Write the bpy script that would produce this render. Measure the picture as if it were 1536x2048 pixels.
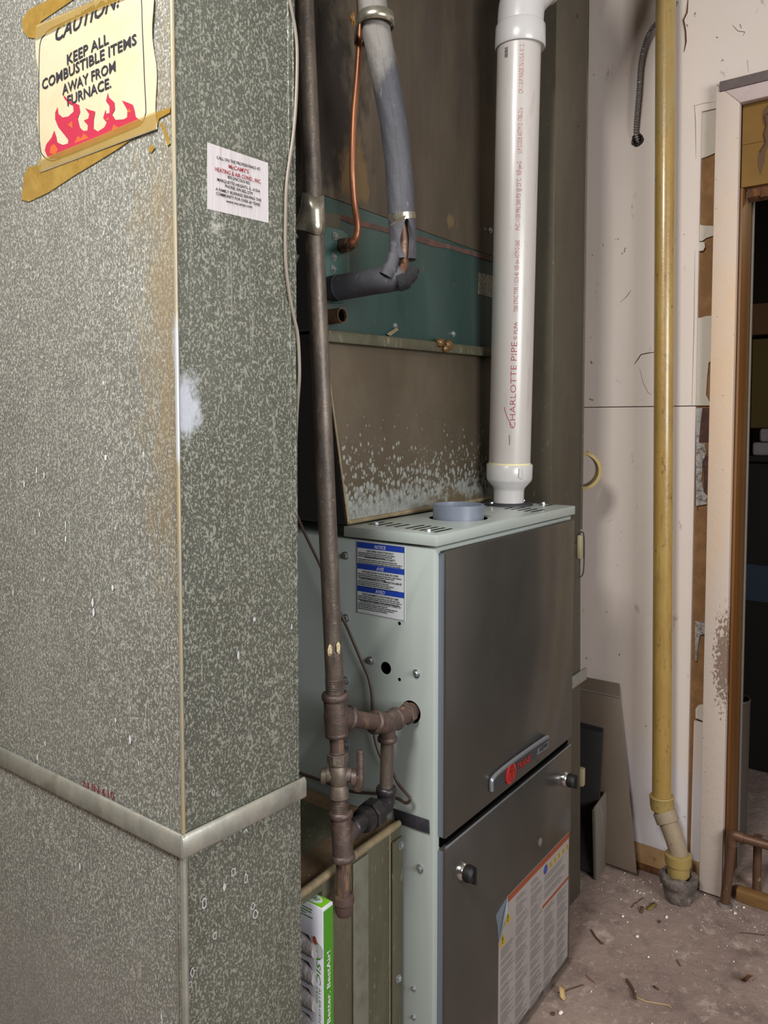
import bpy, bmesh, math, random
from mathutils import Vector, Matrix
from mathutils.geometry import tessellate_polygon, convex_hull_2d
random.seed(7)
S = bpy.context.scene
for o in list(bpy.data.objects): bpy.data.objects.remove(o)
COL = S.collection

# ------------------------------------------------------------------ camera
F, CX, CY, PT, YAW, EYE = 1540.0, 768.0, 927.0, math.atan(.0512), math.radians(36.6), 1.187
CAM = Vector((0, 0, EYE))
FW = Vector((math.cos(YAW)*math.cos(PT), math.sin(YAW)*math.cos(PT), -math.sin(PT)))
RT = Vector((math.sin(YAW), -math.cos(YAW), 0)); UPV = RT.cross(FW)
cd = bpy.data.cameras.new('camera'); cam = bpy.data.objects.new('camera', cd); COL.objects.link(cam)
cd.sensor_width = 36; cd.lens = F/2048*36; cd.shift_y = -(1024-CY)/2048; cd.clip_start = .01
R = Matrix((RT, UPV, -FW)).transposed()
cam.matrix_world = Matrix.Translation(CAM) @ R.to_4x4()
S.camera = cam

# ------------------------------------------------------------------ world, lights, exposure
w = bpy.data.worlds.new('world'); S.world = w; w.use_nodes = True
w.node_tree.nodes['Background'].inputs[0].default_value = (.9, .9, 1, 1)
w.node_tree.nodes['Background'].inputs[1].default_value = .15
def area(name, loc, target, sx, sy, power, col):
    l = bpy.data.lights.new(name, 'AREA'); l.shape = 'RECTANGLE'; l.size = sx; l.size_y = sy; l.energy = power; l.color = col
    o = bpy.data.objects.new(name, l); COL.objects.link(o); o.location = loc
    o.rotation_euler = (Vector(target)-Vector(loc)).to_track_quat('-Z', 'Y').to_euler()
    return o
area('ceiling_lamp', (-.35, .45, 2.36), (.5, .45, .6), .5, .5, 24, (1, .98, .95))
area('rear_fill', (.2, -2.0, 1.55), (1.1, .6, 1.0), 1.3, .9, 36, (.97, .98, 1))  # added fill light behind the camera, no window stands there
area('side_room_fill', (3.0, -.3, 2.2), (2.8, .3, 1.0), .3, .3, 1.2, (1, .8, .55))  # added dim light for the side room, its source unseen
S.view_settings.view_transform = 'Standard'; S.view_settings.look = 'None'
S.view_settings.exposure = 1.1; S.view_settings.gamma = 1; S.view_settings.use_curve_mapping = False

# ------------------------------------------------------------------ measuring helpers
def ray(x, y): return FW + RT*((x-CX)/F) - UPV*((y-CY)/F)
def on(ax, c, x, y):
    d = ray(x, y); i = 'xyz'.index(ax); return CAM + d*((c-CAM[i])/d[i])
def onv(P, ang, x, y):
    a = math.radians(ang); n = Vector((-math.sin(a), math.cos(a), 0)); d = ray(x, y)
    return CAM + d*(n.dot(Vector((P[0], P[1], 0))-CAM)/n.dot(d))

# ------------------------------------------------------------------ materials
def lin(h):
    h = h.lstrip('#'); v = [int(h[i:i+2], 16)/255 for i in (0, 2, 4)]
    return tuple(((c+.055)/1.055)**2.4 if c > .04045 else c/12.92 for c in v) + (1,)
MATS = {}
def M(name, col, rough=.6, metal=0, layers=(), bump=None, spec=.5, trans=0, emit=None, coat=0, rvar=0):
    """layers: (kind, scale xyz, lo, hi, colour, strength[, mask]); mask ('z',z0,z1) fades in from z0 to z1, ('s',centre,radius)"""
    m = bpy.data.materials.new(name); MATS[name] = m; m.use_nodes = True
    nt = m.node_tree; N = nt.nodes; L = nt.links; b = N['Principled BSDF']
    b.inputs['Roughness'].default_value = rough; b.inputs['Metallic'].default_value = metal
    b.inputs['Specular IOR Level'].default_value = spec; b.inputs['Transmission Weight'].default_value = trans
    b.inputs['Coat Weight'].default_value = coat; b.inputs['Coat Roughness'].default_value = .15
    b.inputs['Base Color'].default_value = lin(col)
    if emit: b.inputs['Emission Color'].default_value = lin(col); b.inputs['Emission Strength'].default_value = emit
    geo = N.new('ShaderNodeNewGeometry'); cur = None
    def tex(kind, sc, off=0):
        mp = N.new('ShaderNodeMapping'); mp.inputs['Scale'].default_value = sc; mp.inputs['Location'].default_value = (off, off*.7, off*.3)
        L.new(geo.outputs['Position'], mp.inputs['Vector'])
        if kind == 'v':
            t = N.new('ShaderNodeTexVoronoi'); t.inputs['Scale'].default_value = 1; out = t.outputs['Distance']
        elif kind == 'w':
            t = N.new('ShaderNodeTexVoronoi'); t.inputs['Scale'].default_value = 1
            q = N.new('ShaderNodeSeparateColor'); L.new(t.outputs['Color'], q.inputs[0]); out = q.outputs[0]
        else:
            t = N.new('ShaderNodeTexNoise'); t.inputs['Scale'].default_value = 1; t.inputs['Detail'].default_value = 2 if kind == 'n' else 6
            t.inputs['Roughness'].default_value = .55 if kind == 'n' else .65; out = t.outputs['Fac']
        L.new(mp.outputs[0], t.inputs['Vector']); return out
    for i, ly in enumerate(layers):
        kind, sc, lo, hi, c, st = ly[:6]
        if isinstance(sc, (int, float)): sc = (sc, sc, sc)
        out = tex(kind, sc, i*3.7)
        mr = N.new('ShaderNodeMapRange'); mr.inputs['From Min'].default_value = lo; mr.inputs['From Max'].default_value = hi
        mr.inputs['To Max'].default_value = st
        if len(ly) > 6:      # masked: bias the threshold by the mask so the patch keeps a broken edge
            k = ly[6]
            if k[0] == 'z':
                sp = N.new('ShaderNodeSeparateXYZ'); L.new(geo.outputs['Position'], sp.inputs[0])
                ms = N.new('ShaderNodeMapRange'); L.new(sp.outputs[2], ms.inputs['Value'])
                ms.inputs['From Min'].default_value = k[1]; ms.inputs['From Max'].default_value = k[2]
            else:
                vd = N.new('ShaderNodeVectorMath'); vd.operation = 'SUBTRACT'; L.new(geo.outputs['Position'], vd.inputs[0]); vd.inputs[1].default_value = k[1]
                vs = N.new('ShaderNodeVectorMath'); vs.operation = 'DIVIDE'; L.new(vd.outputs[0], vs.inputs[0]); vs.inputs[1].default_value = k[2]
                vl = N.new('ShaderNodeVectorMath'); vl.operation = 'LENGTH'; L.new(vs.outputs[0], vl.inputs[0])
                ms = N.new('ShaderNodeMapRange'); L.new(vl.outputs['Value'], ms.inputs['Value'])
                ms.inputs['From Min'].default_value = 1; ms.inputs['From Max'].default_value = 0
            ad = N.new('ShaderNodeMath'); ad.operation = 'MULTIPLY_ADD'; L.new(ms.outputs[0], ad.inputs[0]); sg = -1 if lo > hi else 1; ad.inputs[1].default_value = .8*sg; ad.inputs[2].default_value = -.6*sg
            a2 = N.new('ShaderNodeMath'); a2.operation = 'ADD'; L.new(ad.outputs[0], a2.inputs[0]); L.new(out, a2.inputs[1])
            a3 = N.new('ShaderNodeMath'); a3.operation = 'MULTIPLY'; L.new(mr.outputs[0], a3.inputs[0])
            st_ = N.new('ShaderNodeMath'); st_.operation = 'GREATER_THAN'; L.new(ms.outputs[0], st_.inputs[0]); st_.inputs[1].default_value = .001
            L.new(st_.outputs[0], a3.inputs[1]); L.new(a2.outputs[0], mr.inputs['Value']); fac = a3.outputs[0]
        else:
            L.new(out, mr.inputs['Value']); fac = mr.outputs[0]
        mx = N.new('ShaderNodeMix'); mx.data_type = 'RGBA'; L.new(fac, mx.inputs[0])
        if cur is None: mx.inputs[6].default_value = lin(col)
        else: L.new(cur, mx.inputs[6])
        mx.inputs[7].default_value = lin(c); cur = mx.outputs[2]
    if cur is not None: L.new(cur, b.inputs['Base Color'])
    if rvar:
        o = tex('d', (14, 14, 9), 5); mr = N.new('ShaderNodeMapRange'); L.new(o, mr.inputs['Value']); mr.inputs['From Min'].default_value = .3; mr.inputs['From Max'].default_value = .7
        mr.inputs['To Min'].default_value = rough-rvar; mr.inputs['To Max'].default_value = rough+rvar; L.new(mr.outputs[0], b.inputs['Roughness'])
    if bump:
        sc, d = bump; o = tex('d', sc if isinstance(sc, tuple) else (sc,)*3, 9)
        bp = N.new('ShaderNodeBump'); bp.inputs['Strength'].default_value = 1; bp.inputs['Distance'].default_value = d
        L.new(o, bp.inputs['Height']); L.new(bp.outputs[0], b.inputs['Normal'])
    return m

GALV = [('d', (5, 5, 3), .35, .7, '#8e8e86', .5), ('n', (340, 340, 210), .545, .595, '#b3b4aa', .8), ('n', (560, 560, 340), .58, .63, '#dcddd6', .75),
        ('n', (150, 150, 6), .64, .74, '#b4b6af', .5), ('n', (110, 110, 34), .735, .755, '#eceef0', .9), ('n', (450, 450, 300), .63, .68, '#45453c', .55), ('d', (9, 9, 6), .60, .78, '#55554c', .45)]
M('galvanised left', '#73736c', .5, .3, GALV + [('d', (45, 45, 16), .3, .62, '#94805a', .55, ('s', (.565, .72, 1.30), (.2, .15, .75))),  # lighter copy for the left face, side light put into the colour
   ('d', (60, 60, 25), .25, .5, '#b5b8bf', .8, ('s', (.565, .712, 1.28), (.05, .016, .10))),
   ('d', (6, 6, 5), .4, .7, '#8f8c88', .5, ('z', 1.0, .3))], bump=((90, 90, 60), .0004), rvar=.08)
M('galvanised right', '#4d4e45', .52, .35, [GALV[0][:4]+('#6d6e62', .4)] + [(a[0], a[1], a[2], a[3], '#9a9c90', a[5]*.85) for a in GALV[1:5]] + [GALV[5]] +  # darker copy for the faces turned from the light, shade in the colour
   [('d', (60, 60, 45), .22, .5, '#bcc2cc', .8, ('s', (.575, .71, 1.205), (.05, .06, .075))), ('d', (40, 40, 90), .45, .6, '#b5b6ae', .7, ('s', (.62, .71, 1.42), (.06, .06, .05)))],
  bump=((90, 90, 60), .0004), rvar=.08)
M('galvanised strip', '#8d8d85', .45, .5, [('d', (40, 40, 30), .4, .7, '#b0ab9c', .6), ('d', (15, 15, 15), .55, .7, '#6e6a5f', .6)], bump=(60, .0006))
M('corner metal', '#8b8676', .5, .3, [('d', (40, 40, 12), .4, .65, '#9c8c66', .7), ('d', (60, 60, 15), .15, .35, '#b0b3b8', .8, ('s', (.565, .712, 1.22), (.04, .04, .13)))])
M('plenum upper metal', '#4a4238', .5, .45, [('d', (7, 7, 1.6), .4, .65, '#64594a', .8), ('d', (22, 22, 12), .26, .5, '#1a1512', .85, ('s', (.97, .84, 1.72), (.22, .3, .45))),
   ('d', (34, 34, 14), .34, .5, '#75603f', .75, ('s', (1.05, .84, 1.62), (.1, .2, .15))), ('d', (50, 50, 10), .55, .66, '#84704e', .7, ('s', (1.36, .84, 1.6), (.12, .2, .06)))], bump=((30, 30, 12), .0008), rvar=.1)
M('plenum lower metal', '#5b5142', .48, .5, [('d', (5, 5, 2.5), .4, .7, '#736a5a', .7), ('v', (75, 75, 55), .42, .30, '#a9ada6', .8, ('z', 1.33, .99)), ('v', (140, 140, 100), .46, .34, '#b3b7b1', .8, ('z', 1.26, .98)),
   ('d', (60, 60, 55), .34, .46, '#a3a7a2', .75, ('z', 1.17, .99)), ('n', (300, 300, 300), .70, .75, '#3a372f', .8, ('z', 1.14, .9)),
   ('d', (22, 22, 22), .3, .42, '#6d5a3c', .9, ('s', (1.38, .84, 1.02), (.2, .2, .06)))], bump=((40, 40, 30), .0005), rvar=.1)
M('dark duct metal', '#4f493d', .55, .4, [('d', (6, 6, 2), .4, .7, '#605a4b', .7), ('n', (160, 160, 60), .66, .74, '#8a8676', .35)], bump=(40, .0005), rvar=.08)
M('boot metal', '#545241', .5, .4, [('d', (18, 18, 4), .4, .65, '#666452', .7), ('d', (30, 30, 20), .58, .7, '#4a4437', .7), ('n', (140, 140, 40), .64, .72, '#a3a08e', .4)], bump=(50, .0006), rvar=.08)
M('cleat metal', '#77776a', .5, .4, [('d', (30, 30, 20), .5, .7, '#5b5a4b', .7)])
M('boot rusty top', '#5a4937', .8, .1, [('d', (9, 9, 9), .4, .65, '#7d6444', .8), ('d', (25, 25, 25), .58, .7, '#2d241d', .8), ('v', (40, 40, 40), .06, .03, '#cbbfae', .8)], bump=(60, .001))
M('shade black metal', '#161412', .8, .1, [('d', (14, 14, 8), .5, .7, '#241f1a', .7)])  # black metal, the shade of the gap by the duct put into its colour
M('tan seam metal', '#7f735b', .6, .3, [('d', (30, 30, 20), .45, .65, '#a08c68', .8), ('d', (60, 60, 50), .6, .7, '#4d4230', .7)], bump=(60, .001))
M('teal paint', '#2a403c', .42, .15, [('d', (8, 8, 2), .4, .65, '#344a45', .8), ('d', (12, 12, 4), .56, .72, '#1f3330', .7), ('d', (60, 60, 50), .66, .7, '#6e4636', .8)], bump=(30, .0004), coat=.2)
M('teal plate', '#3b5b56', .4, .15, [('d', (14, 14, 8), .45, .7, '#4d6c65', .7), ('d', (40, 40, 40), .62, .7, '#26423e', .7)], coat=.2)
M('rust edge', '#46302a', .8, 0, [('d', (60, 60, 60), .45, .6, '#5d4036', .8)])
M('furnace pale', '#9aa29d', .38, .1, [('d', (4, 4, 3), .4, .7, '#a1a9a4', .6), ('d', (40, 40, 25), .70, .76, '#7f877f', .5)], coat=.15)
M('furnace door', '#3b3935', .34, .3, [('d', (6, 6, 4), .45, .7, '#44413c', .6)], coat=.3, rvar=.06)
M('door edge', '#6f7680', .35, .4)
M('black', '#0b0b0b', .6); M('void', '#050505', .9, spec=0)
M('black rubber', '#26252a', .55, 0, [('d', (60, 60, 60), .5, .7, '#3a3940', .7)], bump=(120, .0006))
M('chrome', '#d0d0d0', .18, 1)
M('zinc screw', '#b9bdc0', .3, .9)
M('foam grey', '#38383d', .7, 0, [('d', (12, 12, 6), .4, .65, '#444449', .8), ('n', (120, 120, 60), .64, .72, '#77777c', .4), ('d', (14, 14, 6), .42, .6, '#77736d', .85, ('z', 1.5, 1.8))], bump=(60, .001))
M('foam core', '#17171a', .9, bump=(150, .003))
M('copper', '#8a5a3e', .4, .6, [('d', (40, 40, 15), .45, .65, '#7f5236', .8), ('d', (60, 60, 60), .62, .72, '#54402f', .7), ('d', (30, 30, 10), .58, .72, '#b98d6c', .6)], rvar=.08)
M('copper dull', '#634a3a', .5, .5, [('d', (50, 50, 20), .45, .65, '#5f3e2e', .8), ('d', (70, 70, 50), .6, .72, '#a8927c', .7)], bump=(60, .0005))
M('steel band', '#a9a596', .3, .85, [('d', (50, 50, 50), .5, .7, '#7e7560', .7)])
M('black iron', '#4c443d', .45, .35, [('d', (60, 60, 14), .45, .65, '#6b6054', .75), ('d', (100, 100, 90), .6, .7, '#8d7a66', .55), ('d', (18, 18, 8), .58, .72, '#332c2b', .7)], bump=(120, .0008), rvar=.1)
M('iron fitting', '#463a34', .45, .3, [('d', (50, 50, 50), .48, .68, '#63504a', .7), ('d', (90, 90, 90), .64, .72, '#a08a6e', .55)], bump=(140, .0009), rvar=.1)
M('rusty iron', '#4b3a34', .6, .25, [('d', (60, 60, 14), .54, .66, '#8a6a4c', .7), ('d', (40, 40, 40), .6, .7, '#33241f', .7)], bump=(120, .0008))
M('brass', '#5a5048', .5, .4, [('d', (70, 70, 70), .45, .65, '#6e6253', .7), ('d', (90, 90, 90), .62, .72, '#a8977a', .6)], bump=(120, .0006))
M('dark union', '#2c2a2c', .4, .45, [('d', (60, 60, 60), .5, .7, '#43403f', .7), ('d', (120, 120, 120), .68, .74, '#9a968f', .6)], bump=(120, .0006))
M('pipe dope', '#b3a685', .8, 0, [('d', (120, 120, 120), .5, .6, '#7c6a50', .8)], bump=(200, .001))
M('pvc white', '#aca7a2', .35, 0, [('n', (60, 60, 9), .60, .72, '#948e86', .5), ('d', (90, 90, 30), .66, .74, '#7d776f', .45)], coat=.2)
M('pvc fitting', '#b2b0ae', .3, 0, [('d', (20, 20, 20), .6, .75, '#a3a09b', .5)], coat=.2)
M('pvc grey', '#6b727e', .35, 0, [('d', (20, 20, 20), .5, .7, '#5f6672', .5)])
M('purple primer', '#d9cf9a', .5)
M('red print', '#8a1a2b', .6); M('black print', '#17171a', .7); M('blue print', '#183590', .5); M('white print', '#c4c4c4', .6); M('grey print', '#75706c', .8)
M('sign paper', '#bdb296', .75, 0, [('d', (14, 14, 14), .45, .7, '#b3a67f', .7), ('d', (60, 60, 40), .68, .74, '#917f55', .6)])
M('old tape', '#96752a', .3, 0, [('d', (25, 25, 25), .42, .65, '#ab8c42', .8), ('d', (60, 60, 60), .6, .7, '#69501a', .7)], coat=.6, bump=(80, .001))
M('flame red', '#a8243f', .6); M('flame orange', '#b8572a', .6); M('sign navy', '#23242e', .7)
M('sticker', '#b5afb0', .6, 0, [('n', (120, 120, 8), .58, .7, '#a29a96', .7)], bump=((120, 120, 10), .0008))
M('label white', '#b6babc', .45)
M('label warning', '#8a837f', .5, 0, [('d', (8, 8, 8), .4, .7, '#928a85', .6)])
M('label orange', '#7f3c24', .5); M('label yellow', '#9c8420', .5); M('label blue', '#3a3f78', .5)
M('badge red', '#961616', .28, 0, coat=.7); M('badge dark', '#6e0d0d', .3, 0, coat=.7); M('badge grey', '#3d3f42', .4, .3); M('badge bar', '#84878c', .3, .6)
M('filter white', '#b4b3bd', .7, 0, [('d', (20, 20, 20), .5, .7, '#a9a8b3', .6)]); M('filter green', '#3d7d15', .5); M('filter lime', '#62a016', .45)
M('filter pleat', '#9a9693', .9, 0, [('d', (60, 60, 60), .45, .65, '#837e7b', .7)], bump=(90, .003))
M('wall paint', '#c6bab1', .65, 0, [('d', (2.5, 2.5, 2), .4, .65, '#c2b5aa', .8), ('d', (30, 30, 14), .66, .72, '#8d8076', .6), ('n', (55, 55, 40), .745, .77, '#4a3d34', .8), ('d', (5, 5, 5), .45, .7, '#c3c0c8', .6, ('z', .7, .2))], bump=(25, .0006))
M('wall stained', '#9a7850', .85, 0, [('d', (20, 20, 20), .4, .65, '#ab8d68', .8), ('d', (40, 40, 40), .6, .7, '#5f4a35', .7)])
M('brown backing', '#7a5836', .9, 0, [('d', (25, 25, 25), .45, .65, '#8f6a44', .8), ('d', (60, 60, 20), .64, .7, '#4c351f', .8)], bump=(80, .001))
M('dark backing', '#4a3029', .9, 0, [('d', (40, 40, 40), .5, .65, '#65453a', .8)])
M('foil', '#a5a2a0', .35, .6, [('d', (60, 60, 60), .5, .6, '#6d5c4c', .8)], bump=(120, .004))
M('torn white', '#b8b0a3', .85, 0, [('d', (30, 30, 30), .6, .7, '#a8966c', .7)], bump=(60, .001))
M('casing paint', '#b5a79c', .6, 0, [('d', (22, 22, 7), .15, .85, '#c3a27a', .8, ('s', (2.0, .46, 1.3), (.5, .5, .95))), ('n', (190, 190, 120), .34, .44, '#5f4632', .8, ('s', (2.0, .440, .60), (.1, .055, .26))),
   ('v', (50, 50, 28), .055, .03, '#3b2d24', .9), ('d', (60, 60, 30), .68, .73, '#8a7358', .6)], bump=(50, .001))
M('head casing', '#b3a29e', .6, 0, [('d', (25, 25, 25), .5, .7, '#a08e8a', .6)])
M('head shade', '#5f5352', .8, 0, [('d', (30, 30, 30), .5, .7, '#736664', .6)])
M('jamb wood', '#5e3a14', .5, 0, [('d', (45, 45, 2), .4, .65, '#6f471a', .85), ('d', (14, 14, 3), .6, .72, '#4d2a0e', .7)], bump=((60, 60, 6), .0006))
M('sill wood', '#7a5a32', .6, 0, [('d', (4, 4, 50), .45, .65, '#66482a', .8)], bump=(60, .0006))
M('concrete', '#7c6a62', .9, 0, [('d', (3, 3, 3), .4, .62, '#8c7a70', .8), ('d', (14, 14, 14), .5, .66, '#66564e', .8), ('d', (50, 50, 50), .56, .68, '#a99a8e', .55), ('d', (9, 9, 9), .62, .72, '#b4a498', .6), ('d', (30, 30, 30), .66, .74, '#443a35', .7)], bump=(35, .004))
M('grit', '#7d7067', .95, 0, [('w', (60, 60, 60), .5, .8, '#e0dad2', .9)])
M('yellow pipe paint', '#93773f', .32, 0, [('d', (25, 25, 5), .45, .65, '#9d8449', .7), ('d', (60, 60, 30), .60, .68, '#5b4522', .75), ('n', (130, 130, 14), .60, .70, '#77602f', .55), ('d', (9, 9, 5), .5, .7, '#7d6534', .5), ('d', (12, 12, 5), .5, .7, '#8c7a50', .7, ('z', 1.4, 2.0))], coat=.35, bump=(70, .0008))
M('yellow cement', '#8f7a44', .6, 0, [('d', (40, 40, 40), .5, .66, '#8d7648', .8), ('d', (70, 70, 70), .62, .7, '#544631', .7)], bump=(70, .001))
M('dusty fitting', '#85765f', .7, 0, [('d', (35, 35, 35), .45, .65, '#8c7b66', .8), ('d', (70, 70, 70), .64, .7, '#4c4034', .7)], bump=(70, .001))
M('old rubber', '#4e4641', .85, 0, [('d', (30, 30, 30), .45, .62, '#7c6f66', .8), ('d', (30, 30, 30), .58, .68, '#352e2b', .8)], bump=(50, .003))
M('conduit steel', '#7d7876', .35, .5); M('cut steel', '#3d3733', .5, .6)
M('leaning metal', '#6d6053', .5, .35, [('d', (6, 6, 3), .4, .7, '#7b6d60', .7), ('d', (50, 50, 40), .66, .72, '#948677', .5)], bump=(30, .0004))
M('leaning dark', '#2a2723', .6, .3, [('d', (8, 8, 3), .4, .7, '#1c1d20', .8)])
M('leaning pale', '#716a60', .6, .2, [('d', (40, 40, 20), .55, .7, '#8d8478', .6)])
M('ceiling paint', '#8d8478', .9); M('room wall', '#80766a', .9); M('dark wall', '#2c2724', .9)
M('cream plastic', '#8f8468', .5); M('pale yellow plastic', '#948049', .5)
M('yellow board', '#70511a', .8, 0, [('d', (5, 5, 5), .4, .65, '#5f4512', .7)]); M('crack', '#4a2f12', .9)
M('splintered wood', '#4a2c12', .9, 0, [('d', (40, 40, 20), .5, .65, '#6e4520', .8)], bump=(50, .003))
M('shelf board', '#4e3417', .7); M('olive box', '#4b3c10', .8); M('cloth grey', '#7c7474', .9, bump=(40, .003)); M('dark chest', '#191614', .6); M('blue bin', '#1d2b38', .6); M('can grey', '#4a4138', .6, .2, [('d', (30, 30, 8), .5, .65, '#4d4238', .7)])
M('twig', '#4b3626', .9); M('leaf', '#6d4a2b', .8); M('pale straw', '#a98f63', .8); M('plaster chip', '#d8d0c4', .9); M('olive leaf', '#6b5b2e', .8)
M('cable grey', '#6f675b', .5); M('cable brown', '#3a2a23', .5); M('clear dome', '#8a8680', .08, 0, spec=.8, trans=.6)
M('amber foam', '#604318', .35, 0, [('d', (60, 60, 60), .5, .65, '#5b3a10', .8)], coat=.5)
M('rating label', '#8d8a7c', .5, .3, [('w', (260, 1, 260), .5, .6, '#5f5c50', .6)])
M('pencil', '#2a2628', .8)

# ------------------------------------------------------------------ mesh helpers
class MB:
    def __init__(s): s.v = []; s.f = []
    def add(s, vs, fs):
        b = len(s.v); s.v += [Vector(p) for p in vs]; s.f += [tuple(i+b for i in f) for f in fs]; return s
    def box(s, x0, x1, y0, y1, z0, z1):
        return s.add([(x0,y0,z0),(x1,y0,z0),(x1,y1,z0),(x0,y1,z0),(x0,y0,z1),(x1,y0,z1),(x1,y1,z1),(x0,y1,z1)],
                     [(0,3,2,1),(4,5,6,7),(0,1,5,4),(1,2,6,5),(2,3,7,6),(3,0,4,7)])
    def prism(s, pts, d):
        """closed polygon pts extruded by d"""
        n = len(pts); d = Vector(d); p = [Vector(q) for q in pts]
        return s.add(p + [q+d for q in p], [tuple(range(n))[::-1], tuple(range(n, 2*n))] + [(i, (i+1) % n, n+(i+1) % n, n+i) for i in range(n)])
    def tube(s, path, r, n=16, caps=True, inner=None):
        P = [Vector(p) for p in path]; k = len(P); r = r if isinstance(r, (list, tuple)) else [r]*k
        T = [(P[min(i+1, k-1)]-P[max(i-1, 0)]).normalized() for i in range(k)]
        u = T[0].orthogonal().normalized(); b = len(s.v)
        for i in range(k):
            u = (u - T[i]*u.dot(T[i])).normalized(); w = T[i].cross(u)
            for j in range(n):
                a = 2*math.pi*j/n; s.v.append(P[i]+(u*math.cos(a)+w*math.sin(a))*r[i])
        for i in range(k-1):
            for j in range(n):
                s.f.append((b+i*n+j, b+i*n+(j+1) % n, b+(i+1)*n+(j+1) % n, b+(i+1)*n+j))
        if caps: s.f.append(tuple(b+j for j in range(n))[::-1]); s.f.append(tuple(b+(k-1)*n+j for j in range(n)))
        return s
    def lathe(s, o, ax, prof, n=28, closed=False):
        """prof: list of (distance along axis, radius)"""
        o = Vector(o); ax = Vector(ax).normalized(); u = ax.orthogonal().normalized(); w = ax.cross(u); b = len(s.v); k = len(prof)
        for t, r in prof:
            for j in range(n):
                a = 2*math.pi*(j+.5)/n; s.v.append(o+ax*t+(u*math.cos(a)+w*math.sin(a))*r)
        for i in range(k if closed else k-1):
            i2 = (i+1) % k
            for j in range(n): s.f.append((b+i*n+j, b+i*n+(j+1) % n, b+i2*n+(j+1) % n, b+i2*n+j))
        if not closed:
            s.f.append(tuple(b+j for j in range(n))[::-1]); s.f.append(tuple(b+(k-1)*n+j for j in range(n)))
        return s
    def ball(s, o, r, nu=12, nv=8, jit=0):
        o = Vector(o); r = Vector(r) if not isinstance(r, (int, float)) else Vector((r, r, r)); b = len(s.v)
        for i in range(nv+1):
            th = math.pi*i/nv
            for j in range(nu):
                a = 2*math.pi*j/nu; q = 1+random.uniform(-jit, jit)
                s.v.append(o+Vector((r.x*math.sin(th)*math.cos(a), r.y*math.sin(th)*math.sin(a), r.z*math.cos(th)))*q)
        for i in range(nv):
            for j in range(nu): s.f.append((b+i*nu+j, b+(i+1)*nu+j, b+(i+1)*nu+(j+1) % nu, b+i*nu+(j+1) % nu))
        return s
    def quad(s, a, b, c, d): return s.add([a, b, c, d], [(0, 1, 2, 3)])
    def build(s, name, mat, parent=None, smooth=False, bevel=0, seg=2, angle=40, kind=None, label=None, sub=0):
        me = bpy.data.meshes.new(name); me.from_pydata([tuple(v) for v in s.v], [], s.f)
        bm = bmesh.new(); bm.from_mesh(me)
        if bevel:
            bmesh.ops.recalc_face_normals(bm, faces=bm.faces)
            ed = [e for e in bm.edges if len(e.link_faces) == 2 and e.calc_face_angle() > math.radians(angle)]
            bmesh.ops.bevel(bm, geom=ed, offset=bevel, segments=seg, affect='EDGES', profile=.5)
        bmesh.ops.recalc_face_normals(bm, faces=bm.faces); bm.to_mesh(me); bm.free()
        if smooth or bevel:
            me.polygons.foreach_set('use_smooth', [True]*len(me.polygons))
            try: me.set_sharp_from_angle(angle=math.radians(38))
            except Exception: pass
        me.materials.append(MATS[mat] if isinstance(mat, str) else mat)
        o = bpy.data.objects.new(name, me); COL.objects.link(o)
        if parent: o.parent = parent; o.matrix_parent_inverse = Matrix.Translation(-base_of(parent))
        if kind: o['kind'] = kind
        if label: o['label'] = label
        return o
def base_of(p):
    v = Vector(p.location)
    return v
def thing(name, label, cat, loc, group=None):
    o = bpy.data.objects.new(name, None); COL.objects.link(o); o.location = loc; o.empty_display_size = .05
    return tag(o, label, cat, group)
def tag(o, label, cat, group=None):
    o['label'] = label; o['category'] = cat
    if group: o['group'] = group
    return o
def struct(o): o['kind'] = 'structure'; return o
def smooth(pts, n=8):
    P = [Vector(p) for p in pts]; out = []
    for i in range(len(P)-1):
        a, b, c, d = P[max(i-1, 0)], P[i], P[i+1], P[min(i+2, len(P)-1)]
        for k in range(n):
            t = k/n; out.append(.5*((2*b)+(c-a)*t+(2*a-5*b+4*c-d)*t*t+(3*b-a-3*c+d)*t**3))
    return out+[P[-1]]
def shared(name, mesh_obj, mat4, parent):
    o = bpy.data.objects.new(name, mesh_obj); COL.objects.link(o)
    o.parent = parent; o.matrix_parent_inverse = Matrix.Translation(-base_of(parent)); o.matrix_basis = mat4; return o
def cut(obj, mb):
    """boolean-subtract mb from obj and bake it"""
    c = mb.build('cutter', 'black'); m = obj.modifiers.new('b', 'BOOLEAN'); m.object = c; m.operation = 'DIFFERENCE'; m.solver = 'EXACT'
    bpy.context.view_layer.update(); dg = bpy.context.evaluated_depsgraph_get()
    me = bpy.data.meshes.new_from_object(obj.evaluated_get(dg)); obj.modifiers.clear(); obj.data = me; bpy.data.objects.remove(c)

# text: glyph outlines turned into a thin mesh and laid on a surface
TXT = {}
def glyphs(s, bold=0, shear=0, space=1):
    k = (s, bold, shear, space)
    if k not in TXT:
        cu = bpy.data.curves.new('t', 'FONT'); cu.body = s; cu.offset = bold; cu.shear = shear; cu.resolution_u = 2; cu.space_character = space
        ob = bpy.data.objects.new('t', cu); COL.objects.link(ob); bpy.context.view_layer.update()
        me = bpy.data.meshes.new_from_object(ob.evaluated_get(bpy.context.evaluated_depsgraph_get()))
        V = [(v.co.x, v.co.y) for v in me.vertices]; Fc = [tuple(p.vertices) for p in me.polygons]
        bpy.data.objects.remove(ob); bpy.data.curves.remove(cu); bpy.data.meshes.remove(me)
        x0 = min(v[0] for v in V); x1 = max(v[0] for v in V); h = .694
        TXT[k] = ([((x-x0)/(x1-x0), y/h) for x, y in V], Fc)
    return TXT[k]
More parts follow.
